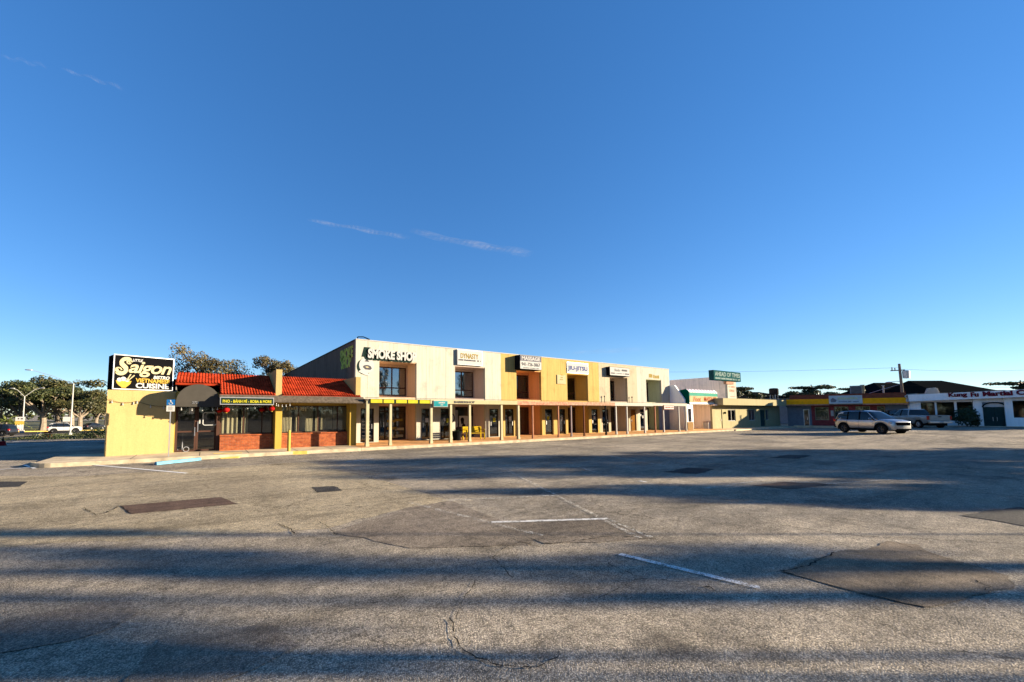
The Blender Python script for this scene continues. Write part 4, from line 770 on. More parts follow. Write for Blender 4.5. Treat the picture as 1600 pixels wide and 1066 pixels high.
for k in range(9):
    xk = gx0+.15+(gx1-gx0-.3)*k/9; a = MB()
    a.add([(xk+dx, y-.012, z+.014) for dx in (0, .34) for y, z in curve[2:]], [(0, 1, 5, 4), (1, 2, 6, 5), (2, 3, 7, 6)]); a.build('stripe', P['purple'], ug)
a = MB()
for k in range(11): x_ = gx0+.05+(gx1-gx0-.05)*k/11; a.box(x_, x_+.28, YG-.02, YG-.004, gz1-.18, gz1-.05)
a.build('scallop', P['white'], ug)
a = MB(); a.box(gx0+.06, gx1-.02, YG-.014, YG-.003, gz1-.50, gz1-.15); a.build('mint_band', P['mint'], ug)
a = MB(); a.box(gx0+.06, gx1-.02, YG-.016, YG-.004, gz0+.12, gz1-.505); fb = a.build('sign_band', paint('cream_sign_band', (.80, .66, .38), .5, bump=0), ug)
text('Foot', P['rtext'], fb, (gx0+(gx1-gx0)*.26, YG-.018, gz0+.12+(gz1-.5-gz0-.12)*.5), width=1.5, height=.50, depth=.01, bold=.01, shear=.2); text('MASSAGE', P['rtext'], fb, (gx0+(gx1-gx0)*.72, YG-.018, gz0+.12+(gz1-.5-gz0-.12)*.54), width=2.6, height=.48, depth=.01, bold=.02)
a = MB(); a.box(gx0, gx1, YG-.08, YG+.1, gz0-.10, gz0-.005); a.build('lintel', P['white'], ug)
# ground floor: pier with slot window, stone base, porch
p0x, p1x = XW-.2, xY(1083.5, YG, 650)
a = MB(); a.wall(p0x, p1x, KZ-.1, gz0-.11, YG+.02, YG+.3, [(xY(1075.5, YG, 650), xY(1081, YG, 650), 1.0, 2.35)]); a.build('pier', P['blue_white'], ug)
a = MB(); a.box(p0x-.03, p1x-.15, YG-.04, YG+.018, KZ-.05, .98); a.build('stone_base', P['sand'], ug)
windowx(ug, xY(1075.5, YG, 650), xY(1081, YG, 650), 1.0, 2.35, YG+.1, fr=.04, glass=P['glassd'])
a = MB(); a.box(p1x-.05, 48.0, 26.0, 26.2, 0, gz0); a.box(p0x, p1x-.05, YG+.35, 26, 0, gz0); a.box(XW, 48.0, YG+1.9, 40, gz0+.02, 4.2); a.build('porch_wall', P['grey_wall'], ug)
a = MB(); a.box(40.3, XW-.25, YF+.01, YF+.05, KZ, 2.6); a.build('door_wall', P['navy'], ug)
a = MB(); a.box(p1x, 47.9, 25.88, 25.99, KZ, .62); a.build('skirting', P['brown_fr'], ug)
tb = (xY(1105, 22.9, 668), 22.9); bi = thing('litter_bin', 'square off-white bin standing in the shaded porch', 'bin', (tb[0], tb[1], KZ))
a = MB(); a.prism([(tb[0]-.26, KZ), (tb[0]+.26, KZ), (tb[0]+.29, KZ+.72), (tb[0]-.29, KZ+.72)], 'xz', tb[1]-.27, tb[1]+.27); a.build('body', P['white'], bi, bevel=.02, recalc=True)
a = MB(); a.box(tb[0]-.31, tb[0]+.31, tb[1]-.31, tb[1]+.31, KZ+.725, KZ+.79); a.build('lid', P['fas_br'], bi, bevel=.015)
# ================================================================== SALON BUILDING WITH TOWER
sb = thing('salon_building', 'low cream salon building with a flat canopy and a blank grey tower', 'building', (55, 22.4, 0))
YB = 22.4; xb0 = xY(1113.5, YB, 660); XC = 64.5
def bx(px): return xY(px, YB, 650)
dd = [(bx(1117), bx(1128.5)), (bx(1188), bx(1195.5))]; ww = [(bx(1137.5), bx(1149.5)), (bx(1170), bx(1180))]
a = MB(); a.wall(xb0, XC+1, KZ-.1, 2.75, YB, YB+.2, [(*dd[0], KZ-.2, 2.3), (*dd[1], KZ-.2, 2.3)]+[(*q, .95, 2.28) for q in ww]+[(bx(1196.5), bx(1201), .95, 2.28)]); a.build('wall', P['cream_low'], sb)
a = MB(); a.box(xb0, xb0+.2, YB+.2, 26.2, KZ-.1, 2.75); a.box(xb0+.2, XC+1, 25.9, 26.1, 0, 2.75); a.box(xb0, XC+1, YB+.2, 36, 2.76, 3.3); a.build('side_wall', P['grey_wall'], sb)
for q in dd: d = windowx(sb, *q, KZ, 2.3, YB+.05, [], [], fr=.06, frame=P['fas_cr'], glass=P['glassd'], name='door'); dm = MB(); dm.box(q[0]+.06, q[1]-.06, YB+.06, YB+.075, KZ+.05, 2.24); dm.build('leaf', P['fas_cr'] if q is dd[0] else P['dkdoor'], d); handle(d, q[1]-.18, 1.1, YB+.05, .2)
for q in ww: windowx(sb, *q, .95, 2.28, YB+.05, [(q[0]+q[1])/2], fr=.07, frame=P['white'], glass=P['glassd'])
windowx(sb, bx(1196.5), bx(1201), .95, 2.28, YB+.05, fr=.06, frame=P['white'], glass=P['glassd'])
Yc = 21.3; cx0, cx1 = xY(1130, Yc, 630), XC-.02
a = MB(); a.box(cx0, cx1, Yc, YB-.002, 2.76, zY(1160, 623.2, Yc)); a.build('canopy', P['cream_low'], sb)
a = MB(); a.box(xb0-.3, cx0, YB-.5, YB-.002, 2.70, 2.85); a.build('porch_roof', P['grey_wall'], sb)
tx0, tx1 = xY(1137, YB, 610), xY(1150.5, YB, 610); tz = zY(1143, 594, YB)
a = MB(); a.box(tx0, tx1, YB+.01, YB+.25, 3.3, tz); a.box(tx1-.2, tx1, YB+.25, 29.1, 3.3, tz-.1); a.build('tower_front', P['white_s'], sb)
a = MB(); a.box(tx0, tx0+.2, YB+.25, 29.1, 2.8, tz+.42); a.box(tx0+.2, tx1-.2, 28.9, 29.1, 3.3, tz+.2); a.build('tower_side', P['grey_wall'], sb)
o = thing('tower_lettering', 'faint dark lettering on the cream front of the salon tower', 'sign', ((tx0+tx1)/2, YB, 4.4))
for k, (h_, z_) in enumerate(((.18, 4.85), (.3, 4.35), (.08, 3.75))): marks(o, tx0+.3+.1*k, tx1-.3, z_, h_, YB+.008, P['fas_br'] if k < 2 else P['fas_br'], 40+k)
o, x0, x1, z0, z1 = boxsign('roof_sign', 'dark teal box sign AHEAD OF TIMES on the salon tower', (1115.5, 593.5), (1157, 582.5), 21.6, .5, facem=P['tealgrey'], sidem=P['tealgrey'])
text('AHEAD OF TIMES', paint('pale_teal_lettering', (.45, .58, .55), .5, bump=0), o, ((x0+x1)/2, 21.59, z0+(z1-z0)*.64), width=(x1-x0)*.92, height=(z1-z0)*.44, depth=.006, bold=.02); marks(o, x0+.3, x1-.3, z0+.12, .20, 21.594, paint('pale_teal_lettering', (.45, .58, .55)), 50)
a = MB(); a.box(tx0-1.7, tx0-.02, 21.75, 22.05, z0-.35, z0-.004); a.build('bracket', P['fas_br'], o)
c = Vector((bx(1132), YB-.1, 1.9)); wl_ = thing('wall_lamp', 'round dark wall lamp beside the cream salon door', 'lamp', c); a = MB(); a.ball(c, .11, .09, .13, 10); a.build('globe', P['blackp'], wl_, smooth=True); a = MB(); a.box(c.x-.05, c.x+.05, c.y+.06, c.y+.1, c.z-.1, c.z+.1); a.build('backplate', P['blackp'], wl_)
# ================================================================== ANGLED ROW ON THE RIGHT (yellow fascia shop + martial arts hall)
RA = Vector((64.5, 21.3, 0)); RU = Vector((math.cos(R(-75)), math.sin(R(-75)), 0)); RAng = math.atan2(RU.y, RU.x); RN = Vector((-RU.y, RU.x, 0))   # RN points away from the camera
def onR(px, py, off=0.0):
    """photo pixel -> (u, z) on the vertical plane of the row, off metres behind its front line"""
    d = ray(px, py); o = RA+RN*off; k = (o-CAM).dot(RN)/d.dot(RN); p = CAM+d*k; return (p-RA).dot(RU), p.z
def ru(px, off=0.0): return onR(px, 645, off)[0]
def rloc(u, v=0, z=0): return RA+RU*u+RN*v+Vector((0, 0, z))
row = thing('restaurant_row', 'low shop with mustard yellow fascia and maroon brick front in the shade', 'shop', RA, RAng, local=True)
zb1, zt1 = onR(1235, 634)[1], onR(1235, 625)[1]; uE = ru(1421)
fz0 = (onR(1235, 634)[1]+onR(1412, 628)[1])/2; fz1 = (onR(1235, 626)[1]+onR(1412, 619.5)[1])/2; FO = .9     # facade stands FO behind the fascia
def obx(name, m_, par, *bxs, **kw):
    b = MB()
    for q in bxs: b.box(*q)
    return b.build(name, m_, par, **kw)
us0, us1 = ru(1296.5), ru(1349)
for q_ in ((0, us0-.01), (us1+.01, uE-.01)): obx('fascia', P['mustard'], row, (*q_, 0, .2, fz0, fz1))
for q_ in ((0, us0-.01), (us1+.01, uE-.01)): obx('fascia_trim', P['fas_or'], row, (*q_, -.03, .2, fz0-.16, fz0-.002))
a = MB(); a.prism([(.02, fz1+.002), (1.6, fz1+.62), (10, fz1+.62), (10, fz0), (.21, fz0)], 'yz', 0.3, uE-.03); a.build('roof', P['redroof'], row)
obx('soffit', P['inter'], row, (0, uE-.01, .201, FO+.02, fz0-.12, fz0-.02))
def rholes(L): return [(ru(p0, FO), ru(p1, FO), z0, z1) for p0, p1, z0, z1 in L]
H = rholes([(1255, 1264.5, KZ-.2, 2.3), (1273.5, 1295, .95, fz0-.35), (1303.5, 1326, .95, fz0-.3), (1337, 1360, .95, fz0-.3), (1371, 1383, .5, fz0-.3)])
a = MB(); a.wall(0, ru(1268, FO), KZ-.2, fz0-.02, FO, FO+.25, H[:1]); a.build('plain_wall', P['navy'], row); a = MB(); a.wall(ru(1383.5, FO)+.02, uE, KZ-.2, fz0-.02, FO, FO+.25); a.build('plain_wall', P['navy'], row)
a = MB(); a.wall(ru(1268, FO)+.002, ru(1383.5, FO), KZ-.2, fz0-.02, FO, FO+.25, H[1:]); a.build('brick_wall', P['maroon'], row)
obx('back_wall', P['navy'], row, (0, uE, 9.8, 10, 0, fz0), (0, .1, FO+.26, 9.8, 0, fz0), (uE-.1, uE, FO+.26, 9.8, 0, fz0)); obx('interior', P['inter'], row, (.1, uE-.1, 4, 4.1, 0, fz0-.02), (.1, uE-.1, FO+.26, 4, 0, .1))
obx('pavement_step', P['concrete'], row, (.6, uE, -.55, FO+.01, -.1, KZ+.10))
def rwin(par, h, mull=(), name='window', gl='glass', frame=None): return windowx(par, h[0], h[1], max(h[2], KZ+.01), h[3], FO+.08, mull, fr=.07, frame=frame or P['fas_cr'], glass=P[gl], name=name)
dr = rwin(row, H[0], name='door', gl='glassd', frame=P['metal']); handle(dr, H[0][1]-.2, 1.1, FO+.08)
obx('leaf', P['curt'], dr, (H[0][0]+.1, H[0][1]-.1, FO+.16, FO+.18, .4, 2.2))
for k, h in enumerate(H[1:]):
    o = rwin(row, h, [(h[0]+h[1])/2] if k in (1, 2) else [])
    curtain(o, h[0]+.1, h[1]-.1, h[2]+.05, h[3]-.4, FO+.5, paint('green_grey_poster', (.30, .34, .27), .8, var=.35, sc=2, bump=0), .02)
pn = rholes([(1298, 1302.5, 1.45, 2.1)])[0]; obx('notice', P['whitev'], row, (pn[0], pn[1], FO-.03, FO-.003, 1.45, 2.15))
# sign on the yellow fascia
z0, z1 = onR(1322, 631)[1], onR(1322, 618)[1]
o = thing('fascia_sign', 'pale blue-green sign board in the middle of the mustard fascia', 'sign', rloc(us0, 0, z0), RAng, local=True); W_ = us1-us0; H_ = z1-z0
obx('board', P['skyblue'], o, (.05, W_-.05, -.06, .1, .05, H_-.05)); obx('frame', P['metal'], o, (0, W_, -.07, .08, -.0, .048), (0, W_, -.07, .08, H_-.048, H_), (0, .048, -.07, .08, .05, H_-.05), (W_-.048, W_, -.07, .08, .05, H_-.05))
marks(o, W_*.28, W_*.93, H_*.52, H_*.27, -.061, paint('pale_green_lettering', (.45, .50, .28), .5, bump=0), 61, .1); marks(o, W_*.3, W_*.9, H_*.2, H_*.10, -.061, P['btext'], 62); a = MB(); a.prism([(W_*.06, H_*.2), (W_*.2, H_*.2), (W_*.24, H_*.45), (W_*.12, H_*.75), (W_*.05, H_*.5)], 'xz', -.066, -.061); a.build('picture', P['navy'], o)
# ---- martial arts hall
kf = thing('martial_arts_hall', 'white martial arts hall with maroon lettering and an arched dark door', 'building', rloc(uE), RAng, local=True)
def ku(px, off=0.0): return ru(px, off)-uE
uK = 16.0
def kz(px, py): return onR(px, py)[1]
za, zb = (kz(1430, 627.5)+kz(1590, 621))/2, (kz(1430, 617)+kz(1590, 609.5))/2
zl0, zl1, zr0, zr1 = kz(1430, 627.5), kz(1430, 617), kz(1590, 621), kz(1590, 609.5); sl = (zr1-zl1)/(ku(1590)-ku(1430)); sb_ = (zr0-zl0)/(ku(1590)-ku(1430))
a = MB(); a.add([(u, y, z) for u in (0, uK) for y in (-.15, .25) for z in (zl0+sb_*u, zl1+sl*u)], [(0, 1, 5, 4), (2, 6, 7, 3), (0, 2, 3, 1), (4, 5, 7, 6), (1, 3, 7, 5), (0, 4, 6, 2)]); a.build('fascia', P['blue_white'], kf, recalc=True)
zs = zl0
FK = .7
KB = .50; obx('pavement_step', P['concrete'], kf, (.01, uK, -.9, FK+.01, -.1, KB-.02))
KH = [(ku(p0, FK), ku(p1, FK), z0_, z1_) for p0, p1, z0_, z1_ in ((1437, 1462, 1.0, zs-.1), (1464.5, 1492.5, 1.0, zs-.1), (1496, 1524.5, 1.0, zs-.1), (1536, 1573, KZ-.2, zs-.15), (1582, 1640, 1.35, zs-.05))]
a = MB(); a.wall(0, uK, KZ-.2, zs+.6, FK, FK+.25, KH); a.build('wall', P['blue_white'], kf)
for px, w_ in ((1430.5, .42), (1463.3, .07), (1494.3, .08), (1528, .26), (1577, .24)):
    u = ku(px, FK-.2); obx('pilaster', P['blue_white'], kf, (u-w_, u+w_, FK-.25 if w_ > .1 else FK-.08, FK-.002, KZ-.05, zs+.3))
for h in KH[:3]+KH[4:]: o = windowx(kf, h[0], h[1], h[2], h[3], FK+.1, [], fr=.06, frame=P['dark'], glass=P['glass'])
h = KH[3]; uc, hw_ = (h[0]+h[1])/2, (h[1]-h[0])/2; zA_ = 2.42; rise = h[3]-zA_-.05
arcp = [(uc-hw_*math.cos(math.pi*i/16), zA_+rise*math.sin(math.pi*i/16)) for i in range(17)]
a = MB(); a.prism([(h[0], h[3])]+[(h[0], zA_)]+arcp[1:-1]+[(h[1], zA_), (h[1], h[3])], 'xz', FK-.01, FK+.2); a.build('arch_wall', P['bluewall'], kf)
a = MB(); a.prism(arcp[1:-1]+[(h[1]-.05, zA_+.02), (h[0]+.05, zA_+.02)], 'xz', FK+.12, FK+.15); a.build('fanlight', P['curt'], kf)
a = MB(); a.tube([(p_[0], FK-.03, p_[1]) for p_ in arcp], .06, 6); a.build('arch_trim', P['black'], kf)
for q0_, q1_ in ((h[0], uc-.01), (uc+.01, h[1])):
    d = obx('door', P['dkdoor'], kf, (q0_, q1_, FK+.1, FK+.18, KB-.05, zA_)); w_ = q1_-q0_
    obx('door_panel', P['dkdoor'], d, (q0_+.2, q1_-.2, FK+.08, FK+.1, .75, 1.4), (q0_+.2, q1_-.2, FK+.08, FK+.1, 1.52, 2.45)); handle(d, q1_-.12 if q0_ < uc-.5 else q0_+.12, 1.2, FK+.1, .4, P['metal'])
obx('rear_wall', P['navy'], kf, (0, uK, 9.8, 10, 0, zs+.6), (0, .1, FK+.26, 9.8, 0, zs+.6), (uK-.1, uK, FK+.26, 9.8, 0, zs+.6)); obx('interior', P['inter'], kf, (.1, uK-.1, 4, 4.1, 0, zs+.4), (.1, uK-.1, FK+.26, 4, 0, .1)); obx('flat_roof', P['shingle'], kf, (0, uK, .26, 10, zs+.62, zs+.72))
o = thing('fascia_lettering', 'maroon Kung Fu Martial lettering on the white fascia', 'sign', rloc(ru(1540), -.16, 3.9), RAng, local=True)
for body, p0, p1 in (('Kung', 1483.5, 1513), ('Fu', 1518.5, 1531), ('Martial', 1537, 1584), ('C', 1590, 1604)):
    um = ru((p0+p1)/2)-uE; zz = (zl0+sb_*um)+((zl1+sl*um)-(zl0+sb_*um))*.62
    text(body, P['mtext'], o, (um-(ru(1540)-uE), -.002, zz-3.9), width=ru(p1)-ru(p0), height=.50 if body not in ('Kung',) else .58, depth=.05, bold=.045, roll=math.atan(sl)*.8)
bw = MB(); bw.box(ku(1582, FK), uK, FK-.22, FK-.003, KZ, 1.33); bw.build('low_wall', P['blue_white'], kf)
# bush in front of the hall
def leafcloud(mb, centers, n, size, rng_, flat=.6):
    tot = sum(c[3] for c in centers)
    for c in centers:
        for _ in range(int(n*c[3]/tot)):
            while True:
                x, y, z = rng_.uniform(-1, 1), rng_.uniform(-1, 1), rng_.uniform(-1, 1); rr = x*x+y*y+z*z
                if rr < 1 and (rr > .12 or rng_.random() < .3): break
            rx, ry, rz = c[2]; p = Vector((c[1][0]+x*rx, c[1][1]+y*ry, c[1][2]+z*rz)); s_ = size*rng_.uniform(.6, 1.4)
            nrm = Vector((rng_.gauss(x, .7), rng_.gauss(y, .7), rng_.gauss(z*.6+.5, .5)))
            if nrm.length < .01: nrm = Vector((0, 0, 1))
            q = nrm.to_track_quat('Z', 'Y'); a_ = rng_.uniform(0, 6.28); u_ = q @ Vector((math.cos(a_), math.sin(a_), 0)); v_ = q @ Vector((-math.sin(a_), math.cos(a_), 0))
            mb.poly([p-u_*s_*.5, p-v_*s_*flat*.5, p+u_*s_*.5, p+v_*s_*flat*.5])
    return mb
def clump(c, r_, wgt=None): r3 = r_ if isinstance(r_, tuple) else (r_, r_, r_); return (0, c, r3, wgt or r3[0]*r3[1]*r3[2])
def bush(name, label, loc, w_, d_, h_, m_, n=1400, size=.16, seed=1, cat='bush', group=None):
    rg2 = random.Random(seed); o = thing(name, label, cat, loc, 0, group, local=True); b = MB(); cs = []
    for _ in range(9): cs.append(clump((rg2.uniform(-w_/2, w_/2)*.7, rg2.uniform(-d_/2, d_/2)*.7, h_*rg2.uniform(.35, .7)), (w_*.28, d_*.3, h_*rg2.uniform(.28, .4))))
    leafcloud(b, cs, n, size, rg2).build('foliage', m_, o)
    s_ = MB()
    for k in range(5): s_.cyl((rg2.uniform(-w_, w_)*.1, 0, 0), (rg2.uniform(-w_, w_)*.35, rg2.uniform(-d_, d_)*.25, h_*.6), .03, .012, 5)
    s_.build('stem', P['barkd'], o); return o
bush('bush', 'dark green bush between the parked pickup and the arched door', rloc(ru(1505), -1.3, .42), 3.6, 1.5, 2.0, P['leaf_e'], 1600, .17, 5)
bush('bush', 'low dark shrub at the foot of the pillar left of the arched door', rloc(ru(1521), -1.1, .42), 1.0, .8, 1.0, P['leaf_e'], 350, .14, 6)
# ---- rooftop equipment
def rthing(name, label, cat, px, off): u = ru(px, off); return thing(name, label, cat, rloc(u, off), RAng, local=True)
o = thing('rooftop_tank', 'dark exhaust hood on white legs above the salon roof', 'exhaust hood', (xY(1209, 25, 620), 25, 0)); c = Vector((xY(1209.5, 25, 620), 25, 0)); z0, z1, z2 = zY(1209, 624, 25), zY(1209, 617, 25), zY(1209, 607, 25)
a = MB(); a.lathe([(0, z1), (.52, z1), (.56, z1+.15), (.56, z2-.15), (.45, z2), (0, z2+.04)], (c.x, c.y, 0), 16); a.build('drum', P['dark'], o)
for dx, dy in ((-.42, -.3), (.42, -.3), (-.42, .3), (.42, .3)): a = MB(); a.cyl((c.x+dx*1.5, c.y+dy, 3.3), (c.x+dx, c.y+dy, z1), .05, n=6); a.build('leg', P['white'], o)
for px, w_, h_, z0_, nm, lb, mt in ((1340, 1.0, 1.0, fz1+.55, 'air_conditioner', 'dark boxy air conditioner on the roof behind the blue-green sign', 'navy'), (1350.5, .34, 1.15, fz1+.5, 'roof_vent', 'narrow cream vent box next to the rooftop air conditioner', 'ltext'), (1383, .14, 1.3, fz1+.2, 'roof_pipe', 'thin white pipe standing on the red-brown roof', 'white')):
    o = rthing(nm, lb, 'roof equipment', px, 2.2); a = MB(); a.box(-w_/2, w_/2, -w_/2, w_/2, z0_, z0_+h_); a.build('casing', P[mt], o, bevel=.03)
    a = MB(); a.box(-w_/2-.04, w_/2+.04, -w_/2-.04, w_/2+.04, z0_+h_, z0_+h_+.05); a.build('cap', P['metal'], o)
    if w_ > .9:
        a = MB(); 
        for k in range(7): a.box(-w_/2+.06, w_/2-.06, -w_/2-.02, -w_/2-.002, z0_+.12+k*.12, z0_+.17+k*.12)
        a.build('grille', P['blackp'], o)
o = rthing('roof_ventilator', 'white hooded ventilator on the martial arts hall roof', 'roof equipment', 1458, 2.0); a = MB(); a.prism([(-.55, zs+.7), (.6, zs+.7), (.42, zs+1.45), (.25, zs+1.55), (-.28, zs+1.5)], 'xz', -.4, .4); a.build('hood', P['white'], o, bevel=.03, recalc=True); a = MB(); a.box(-.62, .66, -.46, .46, zs+.62, zs+.72); a.build('curb', P['metal'], o)
o = rthing('wall_pipe', 'white pipe bracket where the mustard fascia meets the white one', 'pipe', 1419, -.15); a = MB(); a.tube([(0, 0, fz0+.1), (.05, -.05, fz0+.5), (-.15, -.05, fz0+.75), (.1, 0, fz0+.95), (.8, .3, fz0+1.0)], .055, 6); a.build('tube', P['white'], o); a = MB(); a.box(-.08, .08, 0, .12, fz0+.2, fz0+.45); a.build('bracket', P['metal'], o)
# ---- utility pole
up_off = 9.0; pu = onR(1414, 645, up_off)[0]; pl = rloc(pu, up_off); d_ = (pl-CAM).dot(_f0)
po = thing('utility_pole', 'tall wooden utility pole with a transformer behind the mustard-roofed shop', 'utility pole', pl, RAng, local=True); pzt = onR(1414.5, 568, up_off)[1]
a = MB(); a.cyl((0, 0, 0), (-.15, 0, pzt), .19, .12, 10); a.build('pole', P['bark'], po)
tz_ = onR(1416, 585, up_off)[1]; a = MB(); a.lathe([(0, tz_-.55), (.32, tz_-.5), (.34, tz_+.4), (.2, tz_+.5), (0, tz_+.5)], (.36, -.1, 0), 12); a.build('transformer', P['metal'], po)
a = MB(); a.box(-.95, .3, -.06, .06, pzt-.9, pzt-.78); a.cyl((-.8, 0, pzt-.78), (-.8, 0, pzt-.4), .05, n=6); a.cyl((-.55, 0, pzt-.78), (-.55, 0, pzt-.5), .05, n=6); a.build('crossarm', P['bark'], po)
a = MB(); a.tube([(-.1, 0, tz_-.9), (-.5, -.3, tz_-.85), (-1.05, -.5, tz_-.95)], .04, 6); a.build('lamp_arm', P['metal'], po); a = MB(); a.ball((-1.2, -.55, tz_-.98), .34, .16, .1, 8); a.build('lamp_head', P['metal'], po)
a = MB(); a.tube([(-.1, 0, tz_-1.2), (-3.6, -2, fz1+.6)], .03, 5); a.build('guy_wire', P['metal'], po)
wr = MB(); e0 = pl+Vector((0, 0, pzt-.5))
for tgt, zz in ((Vector((105, -8, 9.6)), -.2), (Vector((30, 72, 12.0)), 0), (Vector((110, -5, 7.5)), -2.2)):
    L = []
    for k in range(15): q = (e0+Vector((0, 0, zz))).lerp(tgt, k/14); q.z -= 1.2*4*(k/14)*(1-k/14); L.append(q)
    wr = MB(); wr.tube(L, .011, 4); o = wr.build('power_line', P['post_dk']); tag(o, {0: 'power line running left from the utility pole top', -.2: 'upper power line running right from the utility pole', -2.2: 'lower cable running right from below the transformer'}[zz], 'cable')
# ---- houses behind the row
def house(label, px0, px1, pye, pyr, dist, ridge0, ridge1, m_=None, wallm_=None):
    A = CAM+ray(px0, pye)*dist; B = CAM+ray(px1, pye)*dist; u = (B-A); u.z = 0; Lh = u.length; ang = math.atan2(u.y, u.x)
    o = thing('house', label, 'house', (A.x, A.y, 0), ang, local=True); ze_ = A.z; zr_ = (CAM+ray((px0+px1)/2, pyr)*(dist+3)).z; D = 9
    obx('wall', wallm_ or P['bluewall'], o, (.4, Lh-.4, .4, D-.4, 0, ze_))
    r0, r1 = Lh*ridge0, Lh*ridge1; a = MB(); a.add([(0, 0, ze_), (Lh, 0, ze_), (Lh, D, ze_), (0, D, ze_), (r0, D/2, zr_), (r1, D/2, zr_)], [(0, 1, 5, 4), (1, 2, 5), (2, 3, 4, 5), (3, 0, 4), (3, 2, 1, 0)]); a.build('roof', m_ or P['darkroof'], o, recalc=True)
    return o
house('black hip-roofed house behind the martial arts hall', 1466, 1578, 613.5, 593.5, 62, .06, .56)
house('dark low-roofed house behind the salon canopy', 1150, 1246, 622, 612, 70, .15, .7)
house('dark roofed house partly hidden by trees behind the utility pole', 1385, 1470, 614, 597, 68, .3, .7)
